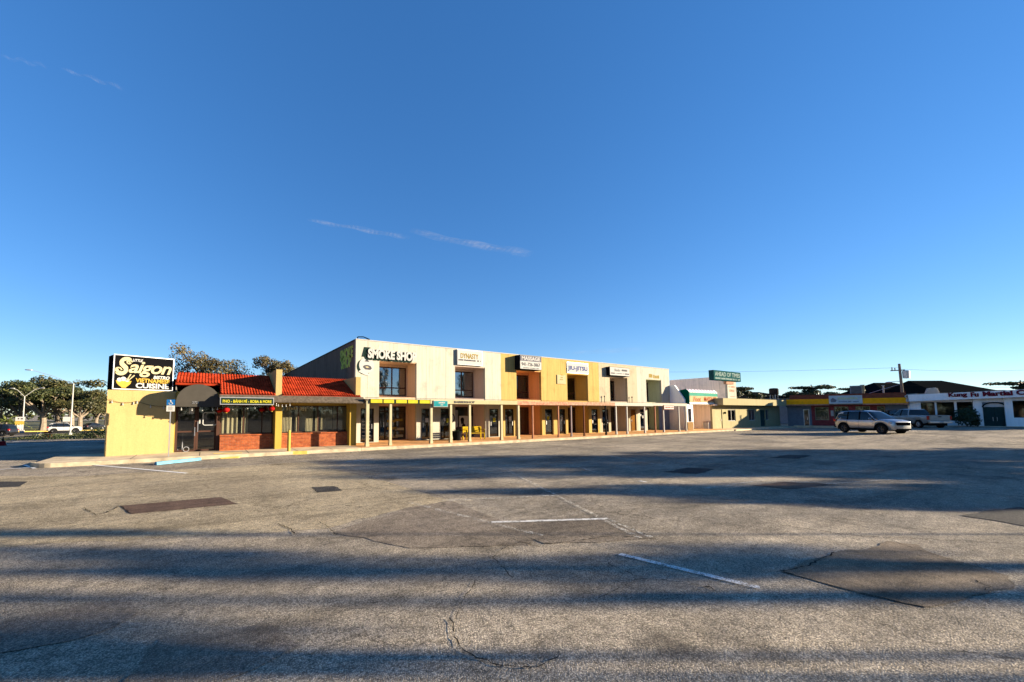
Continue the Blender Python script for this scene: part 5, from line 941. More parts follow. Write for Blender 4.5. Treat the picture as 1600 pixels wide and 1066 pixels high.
# ================================================================== VEHICLES
def lerp_tab(tab, x):
    if x <= tab[0][0]: return tab[0][1]
    for (a_, b_), (c_, d2) in zip(tab, tab[1:]):
        if x <= c_: return b_+(d2-b_)*(x-a_)/(c_-a_)
    return tab[-1][1]
def loft(stations, ringf, cap=True):
    b = MB(); n = None
    for x in stations:
        r_ = ringf(x); n = len(r_); b.v += [(x, y, z) for y, z in r_]
    for i in range(len(stations)-1):
        for j in range(n-1): b.f.append((i*n+j, i*n+j+1, (i+1)*n+j+1, (i+1)*n+j))
    if cap: b.f.append(tuple(range(n))[::-1]); b.f.append(tuple(range((len(stations)-1)*n, len(stations)*n)))
    return b
def vehicle(name, label, cat, loc, rot, S, group=None):
    """x forward. S: tables of the body"""
    o = thing(name, label, cat, loc, rot, group, local=True); pm, hw_ = S['paint'], S['hw']; xr, xf = S['x']; wr_, R0 = S['wheelx'], S['wr']; ra = R0*1.2
    def zb(x):
        z = lerp_tab(S['bottom'], x)
        for wx in wr_:
            if abs(x-wx) < ra: z = max(z, R0+math.sqrt(ra*ra-(x-wx)**2)*1.0-.02)
        return z
    def ring(x):
        w_ = hw_*lerp_tab(S['plan'], x); zt_ = lerp_tab(S['top'], x); z0_ = min(zb(x), zt_-.16); h_ = zt_-z0_
        half = [(w_*.93, z0_), (w_*.985, z0_+h_*.18), (w_*1.0, z0_+h_*.5), (w_*.985, z0_+h_*.72), (w_*.975, z0_+h_*.78), (w_*.93, zt_-.025), (w_*.82, zt_), (w_*.4, zt_+.02*S.get('crown', 1))]
        return half+[(-y, z) for y, z in half[::-1]]
    xs_ = sorted({xr+(xf-xr)*i/70 for i in range(71)} | {wx+s_*ra*k for wx in wr_ for s_ in (-1, 1) for k in (1.0, .995, .97, .9, .75)})
    loft(xs_, ring).build('body', pm, o, smooth=True)
    o_body = o.children[-1] if o.children else None
    body = [c for c in o.children if c.name.startswith('body')][0] if o.children else None
    md = body.modifiers.new('edge', 'EDGE_SPLIT'); md.split_angle = R(35)
    # underbody
    obx('underbody', P['tyre'], o, (xr+.15, xf-.2, -hw_*.72, hw_*.72, .26, .78))
    # greenhouse
    g0, g1 = S['gx']
    def gring(x, off=0.0):
        zt_ = lerp_tab(S['roof'], x)+off; zb_ = lerp_tab(S['top'], x)-.02; zt_ = max(zt_, zb_+.01); f = (zt_-zb_)/S['gh']; wb = hw_*.90*lerp_tab(S['plan'], x)+off; wt = wb-(hw_*.20)*f
        half = [(wb, zb_), (wb+(wt-wb)*.5+.015, (zb_+zt_)/2), (wt, zt_-.07*f), (wt-.07, zt_-.01), (wt*.5, zt_+.012)]
        return half+[(-y, z) for y, z in half[::-1]]
    gx = [g0+(g1-g0)*i/40 for i in range(41)]
    gh = loft(gx, gring).build('windows', P['carglass'], o, smooth=True); gh.modifiers.new('edge', 'EDGE_SPLIT').split_angle = R(40)
    # roof skin and pillars over the glass
    r0_, r1_ = S['rx']; rxs = [r0_+(r1_-r0_)*i/20 for i in range(21)]
    def rring(x): g = gring(x, .012); return g[2:8]
    rp_ = loft(rxs, rring, False).build('roof', pm, o, smooth=True)
    for kind, xa_, xb_, wd in S['pillars']:
        for s_ in (1, -1):
            b = MB(); of_ = .034 if kind == 'b' else .016; ra_ = gring(xa_, of_); rb_ = gring(xb_, of_)
            P0 = [(xa_, s_*ra_[0][0], ra_[0][1]), (xa_+wd, s_*gring(xa_+wd, of_)[0][0], ra_[0][1])]; zt2 = rb_[2][1]
            P1 = [(xb_+wd, s_*gring(xb_+wd, of_)[2][0], gring(xb_+wd, of_)[2][1]), (xb_, s_*rb_[2][0], zt2)]
            b.poly(P0+P1); b.build('pillar', P['blackp'] if kind == 'b' else pm, o)
    # wheels
    for wx in wr_:
        for s_ in (1, -1):
            yw = s_*(hw_-.13); b = MB(); b.lathe([(R0*.60, -.10), (R0*.92, -.115), (R0, -.07), (R0, .07), (R0*.92, .115), (R0*.60, .10)], (wx, yw, R0), 26, 'y'); wh = b.build('wheel', P['tyre'], o, smooth=True)
            b = MB(); b.lathe([(0, s_*.06), (R0*.16, s_*.075), (R0*.2, s_*.05)], (wx, yw, R0), 12, 'y'); b.lathe([(R0*.54, s_*.09), (R0*.62, s_*.10), (R0*.62, s_*.03), (R0*.54, s_*.03)], (wx, yw, R0), 24, 'y')
            for k in range(S.get('spokes', 5)):
                a_ = 2*math.pi*k/S.get('spokes', 5); b.cyl((wx+.1*R0*math.cos(a_), yw+s_*.06, R0+.1*R0*math.sin(a_)), (wx+.58*R0*math.cos(a_), yw+s_*.075, R0+.58*R0*math.sin(a_)), .042, .03, 5)
            b.build('rim', S.get('rim', P['metal']), wh); b = MB(); b.lathe([(0, s_*.0), (R0*.6, s_*.0)], (wx, yw, R0), 20, 'y'); b.build('brake_disc', P['tyre'], wh)
    # door seams, handles, sills
    for xd in S['seams']:
        for s_ in (1, -1):
            r_ = ring(xd); b = MB(); pts = [(xd, s_*(y+.004), z) for y, z in r_[:6]]; b.tube(pts, .006, 4); b.build('door_seam', P['blackp'], o)
    for xd, zd in S['handles']:
        for s_ in (1, -1): b = MB(); y = s_*(hw_*.985+.012); b.box(xd-.1, xd+.1, min(y, y-s_*.03), max(y, y-s_*.03), zd-.018, zd+.018); b.build('door_handle', pm, o)
    if S.get('clad'):
        for s_ in (1, -1):
            b = MB(); y0_, y1_ = sorted((s_*hw_*.90, s_*(hw_*.965))); b.box(wr_[0]+ra, wr_[1]-ra, y0_, y1_, .24, S['clad']); b.build('sill', P['blackp'], o)
            for wx in wr_:
                b = MB(); b.tube([(wx+ra*1.03*math.cos(R(180*i/14)), s_*hw_*.965, R0-.02+ra*1.03*math.sin(R(180*i/14))) for i in range(15)], .04, 5); b.build('wheel_arch', P['blackp'], o)
    for s_ in (1, -1):
        xm_, zm_ = S['mirror']; b = MB(); b.ball((xm_, s_*(hw_+.08), zm_), .09, .11, .08, 8); b.box(xm_-.03, xm_+.03, min(s_*hw_*.85, s_*(hw_+.05)), max(s_*hw_*.85, s_*(hw_+.05)), zm_-.05, zm_-.02); b.build('mirror', S.get('mirm', pm), o)
    for nm, m_, bxs in S['boxes']:
        for q in bxs:
            b = MB(); b.box(*q); b.build(nm, m_, o, bevel=.02)
    return o
redl_ = paint('red_tail_lens', (.35, .01, .01), .15, bump=0)
def suvspec(p, L=4.62):
    xf = L/2; xr = -L/2
    return dict(paint=p, hw=.94, x=(xr, xf), wheelx=(xr+.88, xf-.86), wr=.385, bottom=((xr, .52), (xr+.3, .36), (xf-.5, .32), (xf-.05, .34), (xf, .42)),
      plan=((xr, .80), (xr+.08, .90), (xr+.35, .97), (-1, 1), (1.0, 1), (xf-.6, .965), (xf-.25, .89), (xf-.06, .77), (xf, .66)),
      top=((xr, .95), (xr+.05, 1.08), (xr+.2, 1.13), (0, 1.09), (.95, 1.10), (1.15, 1.15), (1.7, 1.13), (xf-.25, 1.06), (xf-.06, .97), (xf, .78)),
      gx=(xr+.10, 1.28), gh=.72, roof=((xr+.10, 1.2), (xr+.28, 1.62), (xr+.42, 1.76), (-1.2, 1.83), (-.2, 1.84), (.30, 1.79), (.5, 1.71), (1.28, 1.16)), rx=(xr+.30, .42), pillars=(('a', 1.02, .34, .10), ('d', xr+.14, xr+.34, .42), ('b', -.22, -.28, .10), ('b', -1.18, -1.2, .09)),
      seams=(.92, -.18, -1.15), handles=((.05, .98), (-.95, .99)), clad=.44, mirror=(.78, 1.2), rim=paint('dark_alloy', (.08, .08, .085), .35, .8, bump=0),
      boxes=(('headlight', P['lamp'], ((xf-.34, xf-.16, -.86, -.60, .84, .96), (xf-.34, xf-.16, .60, .86, .84, .96))), ('grille', P['black'], ((xf-.16, xf+.015, -.60, .60, .68, .93),)), ('front_bumper', p, ((xf-.35, xf-.02, -.66, .66, .46, .62),)), ('lower_grille', P['blackp'], ((xf-.2, xf+.03, -.60, .60, .34, .44),)), ('tail_light', redl_, ((xr+.02, xr+.22, -.93, -.72, .92, 1.14), (xr+.02, xr+.22, .72, .93, .92, 1.14))), ('rear_bumper', P['blackp'], ((xr-.04, xr+.2, -.82, .82, .42, .62),)), ('roof_rail', P['blackp'], ((-1.7, .1, -.66, -.62, 1.84, 1.88), (-1.7, .1, .62, .66, 1.84, 1.88)))))
w1_, w2_ = onG(1318, 676.0), onG(1379, 678.0); sd_ = (w2_-w1_)
ang = math.atan2(sd_.y, sd_.x); mid = (w1_+w2_)/2; nrm = Vector((-sd_.y, sd_.x, 0)).normalized(); cpos = mid+nrm*.85
suv = vehicle('suv', 'silver SUV parked alone on the open lot in front of the maroon brick shop', 'SUV', (cpos.x, cpos.y, mid.z), ang, suvspec(P['alu']))
suv.scale = (sd_.length/2.88*.95, .98, 1.05)
def pickupspec(p):
    xr, xf = -2.85, 2.85
    return dict(paint=p, hw=1.0, x=(xr, xf), wheelx=(-1.75, 1.95), wr=.40, bottom=((xr, .62), (-2.4, .48), (2.3, .42), (xf, .50)), plan=((xr, .96), (xr+.1, .985), (-1, 1), (1.6, 1), (xf-.5, .95), (xf-.1, .85), (xf, .75)),
      top=((xr, 1.30), (-.62, 1.33), (-.55, 1.27), (1.2, 1.25), (1.4, 1.27), (2.3, 1.20), (xf-.12, 1.10), (xf, .95)), gx=(-.75, 1.6), gh=.68, roof=((-.75, 1.36), (-.55, 1.85), (-.4, 1.92), (.4, 1.95), (.75, 1.88), (1.6, 1.28)), rx=(-.54, .78), pillars=(('a', 1.32, .68, .1), ('d', -.68, -.52, .16), ('b', .32, .3, .1)),
      seams=(1.25, .36, -.5), handles=((.5, 1.12), (-.35, 1.12)), mirror=(1.1, 1.35), mirm=P['blackp'], crown=.5,
      boxes=(('tailgate', p, ((xr-.03, xr+.02, -.80, .80, .74, 1.27),)), ('tail_light', redl_, ((xr-.02, xr+.12, -.99, -.84, .85, 1.25), (xr-.02, xr+.12, .84, .99, .85, 1.25))), ('rear_bumper', P['steel'], ((xr-.18, xr+.05, -.92, .92, .52, .70),)), ('licence_plate', P['whitev'], ((xr-.195, xr-.18, -.16, .16, .55, .68),)), ('tailgate_handle', P['blackp'], ((xr-.05, xr-.03, -.14, .14, 1.12, 1.2),)), ('bed_floor', P['blackp'], ((xr+.1, -.8, -.8, .8, 1.335, 1.345),)), ('headlight', P['lamp'], ((xf-.3, xf-.1, -.86, -.6, .9, 1.06), (xf-.3, xf-.1, .6, .86, .9, 1.06))), ('grille', P['black'], ((xf-.1, xf+.02, -.55, .55, .75, 1.05),))))
pp = onG(1429, 668.0); pk = vehicle('pickup_truck', 'grey-green pickup truck nosed in before the white martial arts hall', 'pickup truck', (pp.x, pp.y, pp.z), R(46), pickupspec(P['pewter'])); pk.scale = (.93, .93, .95)
def sedanspec(p, L=4.7):
    xf = L/2; xr = -L/2
    return dict(paint=p, hw=.92, x=(xr, xf), wheelx=(xr+.95, xf-.9), wr=.33, bottom=((xr, .45), (xr+.3, .30), (xf-.4, .26), (xf, .32)), plan=((xr, .78), (xr+.1, .88), (xr+.5, .97), (0, 1), (xf-.6, .95), (xf-.1, .80), (xf, .68)),
      top=((xr, .88), (xr+.05, 1.0), (xr+.7, 1.03), (.8, .98), (1.2, .96), (xf-.3, .82), (xf, .62)), gx=(xr+.45, 1.35), gh=.50, roof=((xr+.45, 1.03), (-.95, 1.40), (-.3, 1.47), (.2, 1.44), (.45, 1.38), (1.35, .97)), rx=(-.95, .4), pillars=(('a', 1.05, .33, .08), ('d', xr+.75, -1.0, .14), ('b', -.2, -.24, .08)),
      seams=(.9, -.15, -1.1), handles=((.05, .84), (-.9, .85)), mirror=(.75, 1.05), boxes=(('headlight', P['lamp'], ((xf-.36, xf-.14, -.80, -.52, .60, .72), (xf-.36, xf-.14, .52, .80, .60, .72))), ('tail_light', redl_, ((xr+.0, xr+.15, -.84, -.5, .78, .92), (xr+.0, xr+.15, .5, .84, .78, .92))), ('licence_plate', P['whitev'], ((xr-.02, xr+.01, -.2, .2, .6, .72),))))
pp = onG(1400, 667.8); vehicle('sedan', 'dark sedan parked left of the pickup, half hidden behind the SUV', 'car', (pp.x, pp.y, pp.z), R(46), suvspec(P['cardark']))
# left street traffic
pp = onZ(101, 676.3, ZS); vehicle('suv', 'white SUV driving along the tree-lined street', 'SUV', (pp.x, pp.y, ZS+.01), R(12), suvspec(P['carwhite']))
pp = onZ(145, 671.5, ZS); vehicle('sedan', 'dark car far along the street near the hedge', 'car', (pp.x, pp.y, ZS+.01), R(60), sedanspec(P['cardark']))
pp = onZ(-6, 682, ZS); vehicle('suv', 'dark SUV cut off by the left edge of the photo', 'SUV', (pp.x, pp.y, ZS+.01), R(160), suvspec(P['cardark']))
# ================================================================== TREES
def tree(name, label, loc, H, crown, style, leaf, bark, n, size, seed, group=None, scale=1):
    """H trunk height to the fork, crown = (radius, half height)"""
    rg2 = random.Random(seed); o = thing(name, label, 'tree', loc, 0, group, local=True); tr = MB(); cs = []; cr, chh = crown; zc0 = H+chh*.75
    bend = Vector((rg2.uniform(-.3, .3), rg2.uniform(-.3, .3), 0)); r0 = .05*cr+.12; base = Vector((0, 0, -.1)); fork = Vector((0, 0, H))+bend
    mid_ = base.lerp(fork, .5)+Vector((rg2.uniform(-.12, .12), rg2.uniform(-.12, .12), 0)); tr.cyl(base, mid_, r0*1.3, r0, 9); tr.cyl(mid_, fork, r0, r0*.85, 9)
    nl = {'oak': 9, 'sparse': 13, 'almond': 10}[style]
    for k in range(nl):
        a_ = 2*math.pi*k/nl+rg2.uniform(-.3, .3)
        if style == 'oak': e = Vector((math.cos(a_)*cr*rg2.uniform(.35, .8), math.sin(a_)*cr*rg2.uniform(.35, .8), zc0+chh*rg2.uniform(-.25, .65)))
        elif style == 'sparse': e = Vector((math.cos(a_)*cr*rg2.uniform(.2, .95), math.sin(a_)*cr*rg2.uniform(.2, .95), zc0+chh*rg2.uniform(-.6, .9)))
        else: e = Vector((math.cos(a_)*cr*rg2.uniform(.3, .85), math.sin(a_)*cr*rg2.uniform(.3, .85), H+chh*2*(k % 4+.4)/4))
        st = base.lerp(fork, rg2.uniform(.8, 1)) if style != 'almond' else Vector((bend.x, bend.y, max(H*.7, e.z-chh*.25)))
        m1 = st.lerp(e, .5)+Vector((rg2.uniform(-.3, .3), rg2.uniform(-.3, .3), rg2.uniform(0, .4))); rl = r0*rg2.uniform(.4, .6)
        tr.cyl(st, m1, rl, rl*.65, 6); tr.cyl(m1, e, rl*.65, rl*.25, 6)
        for _ in range(5 if style == 'sparse' else 3):
            tw = e+Vector((rg2.uniform(-1, 1), rg2.uniform(-1, 1), rg2.uniform(-.3, .8)))*cr*.28; tr.cyl(m1.lerp(e, rg2.uniform(.3, 1)), tw, rl*.3, rl*.1, 5)
            if style == 'oak': cs.append(clump(tw, (cr*rg2.uniform(.2, .34), cr*rg2.uniform(.2, .34), chh*rg2.uniform(.16, .32))))
            elif style == 'sparse': cs.append(clump(tw, (cr*rg2.uniform(.16, .30), cr*rg2.uniform(.16, .30), chh*rg2.uniform(.18, .34))))
            else: cs.append(clump(tw, (cr*rg2.uniform(.22, .38), cr*rg2.uniform(.22, .38), chh*rg2.uniform(.10, .19))))
    if style == 'almond': tr.cyl(fork, (bend.x, bend.y, H+chh*1.9), r0*.7, r0*.2, 7)
    tr.build('trunk', bark, o); leafcloud(MB(), [], 0, 1, rg2); b = MB(); leafcloud(b, cs, n, size, rg2); b.build('crown', leaf, o); return o
g1 = 'spreading street trees at the left'
def onS5(px, py): return onZ(px, py, ZS+.08)
oak = tree('street_tree', 'broad dark spreading tree with a pale forked trunk left of the tall lamp', onS5(66, 673), 3.4, (7.4, 3.6), 'oak', P['leaf_a'], P['bark'], 6500, .42, 11, g1)
oak2 = tree('street_tree', 'olive spreading tree standing right of the tall street lamp', onS5(124, 672), 3.0, (5.8, 2.9), 'oak', P['leaf_f'], P['bark'], 5000, .38, 12, g1)
for src, px, py, sc_, rz, lb in ((oak, 30, 671.5, .92, 1.1, 'dark tree behind the double-arm lamp'), (oak2, 89, 671, 1.22, 2.2, 'tree between the pale forked trunk and the white SUV'), (oak, 0, 670.5, .8, 3.0, 'dark tree at the far left edge behind the white fence'), (oak2, 150, 668, .95, 4.2, 'distant olive tree fading out beside the yellow end wall'),
                             (oak2, 110, 667, 1.5, .6, 'distant tree behind the white SUV'), (oak2, 166, 664.5, 1.0, 2.6, 'farthest tree just left of the yellow end wall'), (oak2, -45, 669, 1.3, 2, 'tree outside the left edge of the photo')):
    dup(src, onS5(px, py), rz, sc_, lb, g1)
far = MB(); rg3 = random.Random(9)
leafcloud(far, [clump((-170+k*9+rg3.uniform(-3, 3), 235+rg3.uniform(-6, 10), 3.5), (8, 4, rg3.uniform(3, 6.5))) for k in range(30)], 9000, 1.3, rg3); o = far.build('distant_wood', P['leaf_a']); o['kind'] = 'stuff'; o['label'] = 'line of distant trees closing the street'
far = MB(); leafcloud(far, [clump((105+k*6+rg3.uniform(-3, 3), 75-k*8.5+rg3.uniform(-4, 4), 2.0), (6, 6, rg3.uniform(2.5, 4.2))) for k in range(16)], 6000, .9, rg3); o = far.build('distant_wood', P['leaf_c']); o['kind'] = 'stuff'; o['label'] = 'low dark tree line behind the houses at the right'
far = MB(); cl_ = []  # unseen tree ring, added to keep horizon glow out of window reflections
for k in range(58):
    an_ = R(118+k*4.1); rr = rg3.uniform(88, 100); cl_.append(clump((rr*math.cos(an_), rr*math.sin(an_), 3.0), (6, 6, rg3.uniform(3.5, 6.5))))
leafcloud(far, cl_, 15000, 1.3, rg3); o = far.build('distant_wood', P['leaf_a']); o['kind'] = 'stuff'; o['label'] = 'unseen ring of trees added behind the camera to block horizon glow in the windows'
# palm-like shrubs by the white fence
def palm(label, loc, h_, n, L, seed, name='palm'):
    rg2 = random.Random(seed); o = thing(name, label, 'palm', loc, 0, None, local=True); a = MB(); a.cyl((0, 0, -.05), (.1, 0, h_), .14, .10, 8); a.build('trunk', P['bark'], o); a = MB()
    for k in range(n):
        an = 2*math.pi*k/n+rg2.uniform(-.2, .2); el = rg2.uniform(.1, 1.2); prev = Vector((.1, 0, h_)); d = Vector((math.cos(an)*math.cos(el), math.sin(an)*math.cos(el), math.sin(el)))
        for s_ in range(7):
            nx_ = prev+d*L/7; d.z -= .16; side = Vector((-math.sin(an), math.cos(an), 0)); w_ = .32*(1-s_/8)
            for sg_ in (1, -1): a.poly([prev, nx_, nx_+side*sg_*w_+Vector((0, 0, -.12))])
            prev = nx_
    a.build('fronds', P['leaf_d'], o); return o
palm('bright green palm in front of the white fence', onZ(8, 674.5, ZS+.08), 1.9, 20, 3.0, 1); palm('small palm right of the first palm by the white fence', onZ(20, 674, ZS+.08), 1.3, 18, 2.6, 2)
g2 = 'thin trees behind the restaurant roof'
def at(px, py, dist): p = CAM+ray(px, py)*dist; return Vector((p.x, p.y, 0))
sp_ = tree('roadside_tree', 'wide thin-leaved tree rising behind the left tiled roof', at(326, 640, 44), 4.9, (3.7, 2.2), 'sparse', P['leaf_b'], P['barkd'], 7500, .20, 21, g2)
sp2 = tree('roadside_tree', 'clumpy tree behind the middle yellow wing wall', at(428, 640, 46), 5.4, (2.3, 1.6), 'sparse', P['leaf_b'], P['barkd'], 4500, .20, 24, g2)
dup(sp2, at(400, 640, 52), 2, (.8, .8, .82), 'small wispy tree left of the middle wing wall', g2); dup(sp2, at(459, 640, 58), 4, (.75, .75, .92), 'pale treetop peeping over the dark side wall', g2); dup(sp_, at(296, 640, 55), 2.4, (.6, .6, .86), 'bluish green treetop just right of the black box sign', g2)
g3 = 'dark layered trees behind the shop row'
al = tree('almond_tree', 'dark tree in flat layers left of the blue-green sign', at(1268, 640, 66), 2.7, (4.0, 2.0), 'almond', P['leaf_c'], P['barkd'], 6000, .30, 31, g3)
for px, dist, sc_, rz, lb in ((1330, 70, (.85, .85, .98), 1.5, 'flat-layered tree behind the rooftop air conditioner'), (1400, 74, (1, 1, 1.08), 3, 'dark layered tree just left of the utility pole'), (1436, 78, (1.15, 1.15, 1.12), 4.4, 'wide layered tree right of the utility pole'), (1592, 68, (1.3, 1.3, 1.12), .5, 'dark tree above the right end of the martial arts fascia'), (1160, 64, (.7, .7, .95), 2.2, 'small dark tree behind the salon tower'), (1183, 72, (.8, .8, .8), 1.2, 'low dark tree behind the salon canopy'), (1362, 76, (.7, .7, .9), 5.2, 'small tree right of the rooftop vent box'), (1232, 75, (.9, .9, .78), .2, 'dark tree behind the exhaust hood')):
    dup(al, at(px, 640, dist), rz, sc_, lb, g3)
# hedge behind the restaurant
for k, px in enumerate((158, 150, 141)): bush('hedge', ('dark clipped hedge beside the yellow end wall', 'dark hedge left of the one by the end wall', 'leftmost low dark hedge on the verge')[k], onZ(px, 685-k*.6, ZS+.1)+Vector((0, 1.2, 0)), 4.6, 2.4, 1.9-.4*k, P['leaf_e'], 700, .16, 40+k, 'hedge', 'hedges on the verge')
bush('bush', 'small weedy clump at the foot of the orange barricade', onZ(66, 686, ZS+.1), 4.2, 1.6, .8, P['leaf_e'], 500, .13, 50)
# trees outside the frame on the right: their shadows fall across the lot
_f2 = Vector((_f0.x, _f0.y, 0)); _r2 = Vector((_r0.x, _r0.y, 0))
def cl(lat, dep): return _r2*lat+_f2*dep
g4 = 'trees along the right side of the lot, outside the photo'
TS = math.tan(EL)
RL = math.atan2(_r2.y, _r2.x)
def caster(src, lat, dep, sc_, rz, lb): dup(src, cl(lat, dep), rz, sc_, lb, g4)
caster(oak, 40.5, 15.2, (.62, .46, .92), RL, 'big spreading lot tree casting the widest shadow'); caster(oak, 46, 15.8, (.7, .42, .86), RL+2.9, 'big lot tree behind the widest one')
caster(oak2, 31, 9.45, (.8, .30, .70), RL, 'smaller spreading lot tree nearer the camera'); caster(oak2, 35, 9.7, (.8, .28, .72), RL+3.3, 'second smaller spreading lot tree')
caster(oak, 35, 11.9, (.5, .34, .50), RL+3.14, 'low spreading lot tree between the two larger ones'); caster(oak2, 39, 12.4, (.6, .45, .62), RL+.4, 'low olive lot tree in the middle of the row'); caster(oak2, 44, 18.6, (.8, .45, .8), RL, 'farthest lot tree of the row'); caster(oak, 48, 17.8, (.6, .3, .7), RL+1, 'dark lot tree next to the farthest one')
slim = tree('lot_tree', 'tall slim lot tree with a high crown', cl(31, 5.15), 5.1, (1.7, 1.7), 'sparse', P['leaf_a'], P['bark'], 1500, .26, 77, g4); slim.rotation_euler = (0, 0, RL); slim.scale = (1, .42, 1)
caster(slim, 23.2, 3.25, (1, .34, 1), RL, 'slim high-crowned lot tree nearest the camera'); caster(slim, 23.0, 6.5, (1, .16, 1.1), RL, 'narrow high-crowned lot tree'); caster(slim, 34.5, 4.12, (1, .12, 1.15), RL, 'very narrow tall lot tree beside the utility pole')
caster(slim, 22.0, 2.95, (1, .34, 1.05), RL+3.1, 'thin lot tree close to the photographer')
dup(po, cl(37.5, 4.2), RL, (1.5, 1.5, .92), 'wooden utility pole outside the right edge of the photo')
# ================================================================== STREET FURNITURE AT LEFT
b = onZ(109.5, 680, ZS+.1); dist_ = (Vector((b.x, b.y, ZS))).length
lm = thing('street_lamp', 'tall single-arm street lamp on the grass verge', 'street lamp', (b.x, b.y, ZS)); ztp = onY(110.5, 599, b.y).z; e = onY(50, 578.5, b.y)
a = MB(); a.cyl((b.x, b.y, ZS), (b.x+.03, b.y, ztp), .11, .075, 10); a.cyl((b.x, b.y, ZS), (b.x, b.y, ZS+.5), .26, .22, 10); a.build('post', P['white'], lm)
a = MB(); a.tube([(b.x+.03, b.y, ztp-.1), ((b.x+e.x)/2, b.y, (ztp+e.z)/2+.12), (e.x, b.y, e.z)], .035, 6); a.build('arm', P['metal'], lm)
a = MB(); a.ball((e.x-.35, b.y, e.z+.02), .48, .17, .10, 10); a.build('lamp_head', P['metal'], lm, smooth=True)
b = onZ(34.5, 675.5, ZS+.1); lm = thing('street_lamp', 'shorter double-arm street lamp beside the yellow signs', 'street lamp', (b.x, b.y, ZS)); zt_ = onY(36, 619.5, b.y).z
a = MB(); a.cyl((b.x, b.y, ZS), (b.x, b.y, zt_), .12, .08, 10); a.box(b.x-.25, b.x+.25, b.y-.25, b.y+.25, ZS, ZS+.5); a.build('post', P['white'], lm)
for px, py in ((19, 607), (66, 606.5)):
    e = onY(px, py, b.y); a = MB(); a.tube([(b.x, b.y, zt_-.05), (b.x*.4+e.x*.6, b.y, e.z-.25), (e.x, b.y, e.z)], .04, 6); a.build('arm', P['white'], lm); a = MB(); a.ball((e.x, b.y, e.z), .42, .17, .09, 10); a.build('lamp_head', P['metal'], lm, smooth=True)
b = onZ(30.5, 676, ZS+.1); o = thing('road_sign', 'stacked white and yellow street signs on one thin post', 'sign', (b.x, b.y, ZS)); s_ = .75
zt_ = onY(30, 651.5, b.y).z; zm = onY(30, 658, b.y).z; zl = onY(30, 663.5, b.y).z
a = MB(); a.cyl((b.x, b.y, ZS), (b.x, b.y, zt_), .04, n=6); a.build('post', P['metal'], o); a = MB(); a.box(b.x-s_*.85, b.x+s_*.85, b.y-.09, b.y-.06, zm+.03, zt_); pl_ = a.build('white_plate', P['whitev'], o); a = MB(); a.box(b.x-.34, b.x-.12, b.y-.096, b.y-.091, zm+.28, zt_-.2); a.box(b.x+.04, b.x+.34, b.y-.096, b.y-.091, zm+.28, zt_-.2); a.build('sign_marks', P['gtext'], pl_)
a = MB(); a.box(b.x-s_*.85, b.x+s_*.7, b.y-.09, b.y-.06, zl, zm-.03); a.build('yellow_plate', P['ytext'], o)
p0, p1 = onZ(3, 675, ZS), onZ(34, 674, ZS); fn = thing('fence', 'low white fence wall behind the palms at the far left', 'fence', (p0.x, p0.y, ZS), math.atan2(p1.y-p0.y, p1.x-p0.x), local=True); L = (p1-p0).length
obx('panel', P['white'], fn, (0, L, -.05, .05, .1, 1.5)); 
for k in range(5): obx('post', P['white'], fn, (L*k/4-.08, L*k/4+.08, -.09, .09, 0, 1.62))
for px, lb in ((88, 'white sign board on a thin post behind the white SUV'),):
    b = onZ(px+3, 675, ZS); o = thing('road_sign', lb, 'sign', (b.x, b.y, ZS)); z0_, z1_ = onY(105, 659, b.y).z, onY(105, 651.5, b.y).z; x_ = onY(105, 655, b.y).x
    a = MB(); a.cyl((x_, b.y, 0), (x_, b.y, z1_), .04, n=6); a.build('post', P['metal'], o); a = MB(); a.box(x_-.6, x_+.7, b.y-.08, b.y-.05, z0_, z1_); a.build('plate', P['whitev'], o)
# orange and white barricades, red drum
def barricade(label, px0, px1, pyb, pyt, m1, m2):
    A_, B_ = onZ(px0, pyb, ZS+.1), onZ(px1, pyb, ZS+.1); z1_ = onY(px0, pyt, A_.y).z-ZS-.1; ang_ = math.atan2(B_.y-A_.y, B_.x-A_.x); L = (B_-A_).length; o = thing('barricade', label, 'barricade', (A_.x, A_.y, ZS+.1), ang_, local=True)
    for u in (.05, L-.05):
        a = MB(); a.tube([(u, -.3, 0), (u, 0, z1_), (u, .3, 0)], .03, 5); a.build('leg', m2, o)
    for k in range(2): a = MB(); a.box(-.1, L+.1, -.06-.07*k, -.03-.07*k, z1_*(.75-.4*k), z1_*(.98-.4*k)); a.build('board', m1, o)
    return o
barricade('orange plastic barricade on the verge', 69.5, 78.5, 683.5, 674.5, P['orangep'], P['orangep']); barricade('small white barricade left of the orange one', 57.5, 63, 684.5, 676.5, P['white'], P['fas_cr'])
b = onG(3, 696.5); o = thing('traffic_drum', 'red plastic traffic drum with a dark post at the left edge', 'traffic drum', b); a = MB(); a.lathe([(0, 0), (.36, 0), (.36, .1), (.29, .12), (.27, .48), (0, .5)], (b.x, b.y, b.z), 16); a.build('base', P['redp'], o); a = MB(); a.cyl((b.x+.05, b.y, b.z+.4), (b.x+.05, b.y, b.z+.95), .08, .05, 10); a.build('post', P['blackp'], o)

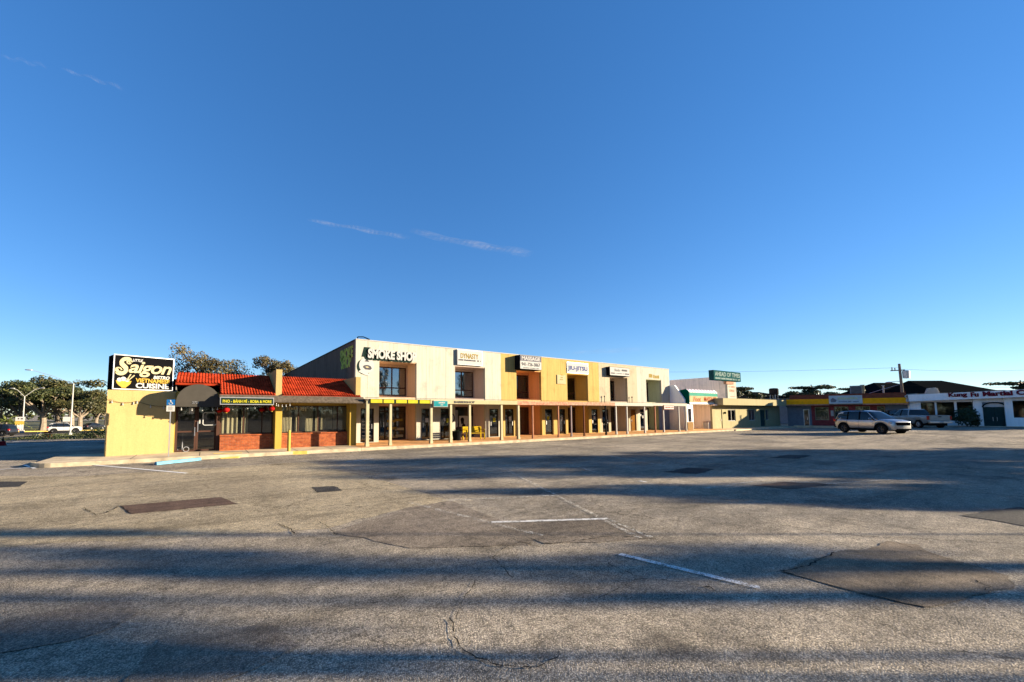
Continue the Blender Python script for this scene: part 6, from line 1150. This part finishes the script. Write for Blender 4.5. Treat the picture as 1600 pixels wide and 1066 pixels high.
# ================================================================== THIN HIGH CLOUD WISPS
def cloudm(name, dens, sc_):
    t = NT(name); gcn = t.n('TexCoord').outputs['Generated']; sp2_ = t.n('SeparateXYZ'); t.l(gcn, sp2_.inputs[0])
    def bell(v): return t.math('MULTIPLY', t.math('MULTIPLY', v, t.math('SUBTRACT', 1.0, v)), 4.0)
    e = t.math('MULTIPLY', t.math('POWER', bell(sp2_.outputs[0]), .6), t.math('POWER', bell(sp2_.outputs[1]), 1.5))
    n = t.rng(t.noise(sc_, 5, t.mp(gcn, sc=(2.2, 2.0, 1), rot=(0, 0, .35)), rough=.5, dist=.2), .30, .85, 0, 1)
    a = t.math('MULTIPLY', t.math('MULTIPLY', e, n), dens)
    tl = t.n('BsdfTranslucent'); tl.inputs[0].default_value = (.8, .8, .8, 1); df = t.n('BsdfDiffuse'); df.inputs[0].default_value = (.8, .8, .8, 1); ad = t.n('MixShader'); t.l(tl.outputs[0], ad.inputs[1]); t.l(df.outputs[0], ad.inputs[2])
    tr = t.n('BsdfTransparent'); mx = t.n('MixShader'); t.l(a, mx.inputs[0]); t.l(tr.outputs[0], mx.inputs[1]); t.l(ad.outputs[0], mx.inputs[2]); return t.done(mx)
def wisp(pts, width, dens, alt=2600, sc_=1.6, seed=1):
    P_ = [CAM+ray(x, y)*(alt/ray(x, y).z) for x, y in pts]; d = (P_[-1]-P_[0]); L_ = d.length; ang_ = math.atan2(d.y, d.x); b = MB(); n = 24; rt = Matrix.Rotation(-ang_, 3, 'Z')
    Q = [rt @ (p-P_[0]) for p in P_]; vs = []
    for i in range(n+1):
        x = L_*i/n; y = lerp_tab([(q.x, q.y) for q in Q], x); w_ = width*(.6+.8*i/n)
        vs += [(x, y-w_/2, 12*math.sin(i*.7)), (x, y+w_/2, 12*math.sin(i*.7+1))]
    b.add(vs, [(2*i, 2*i+2, 2*i+3, 2*i+1) for i in range(n)]); o = b.build('cloud', cloudm('cirrus_%d' % seed, dens, sc_)); o.location = P_[0]; o.rotation_euler = (0, 0, ang_); struct(o)
wisp([(480, 344), (560, 357), (640, 372)], 150, .34, seed=1); wisp([(640, 360), (720, 379), (830, 398)], 260, .36, seed=2, sc_=2.2); wisp([(95, 108), (145, 122), (195, 139)], 50, .16, seed=3); wisp([(890, 552), (950, 549), (1010, 545)], 1500, .2, seed=4); wisp([(0, 88), (40, 96), (75, 104)], 50, .08, seed=5)
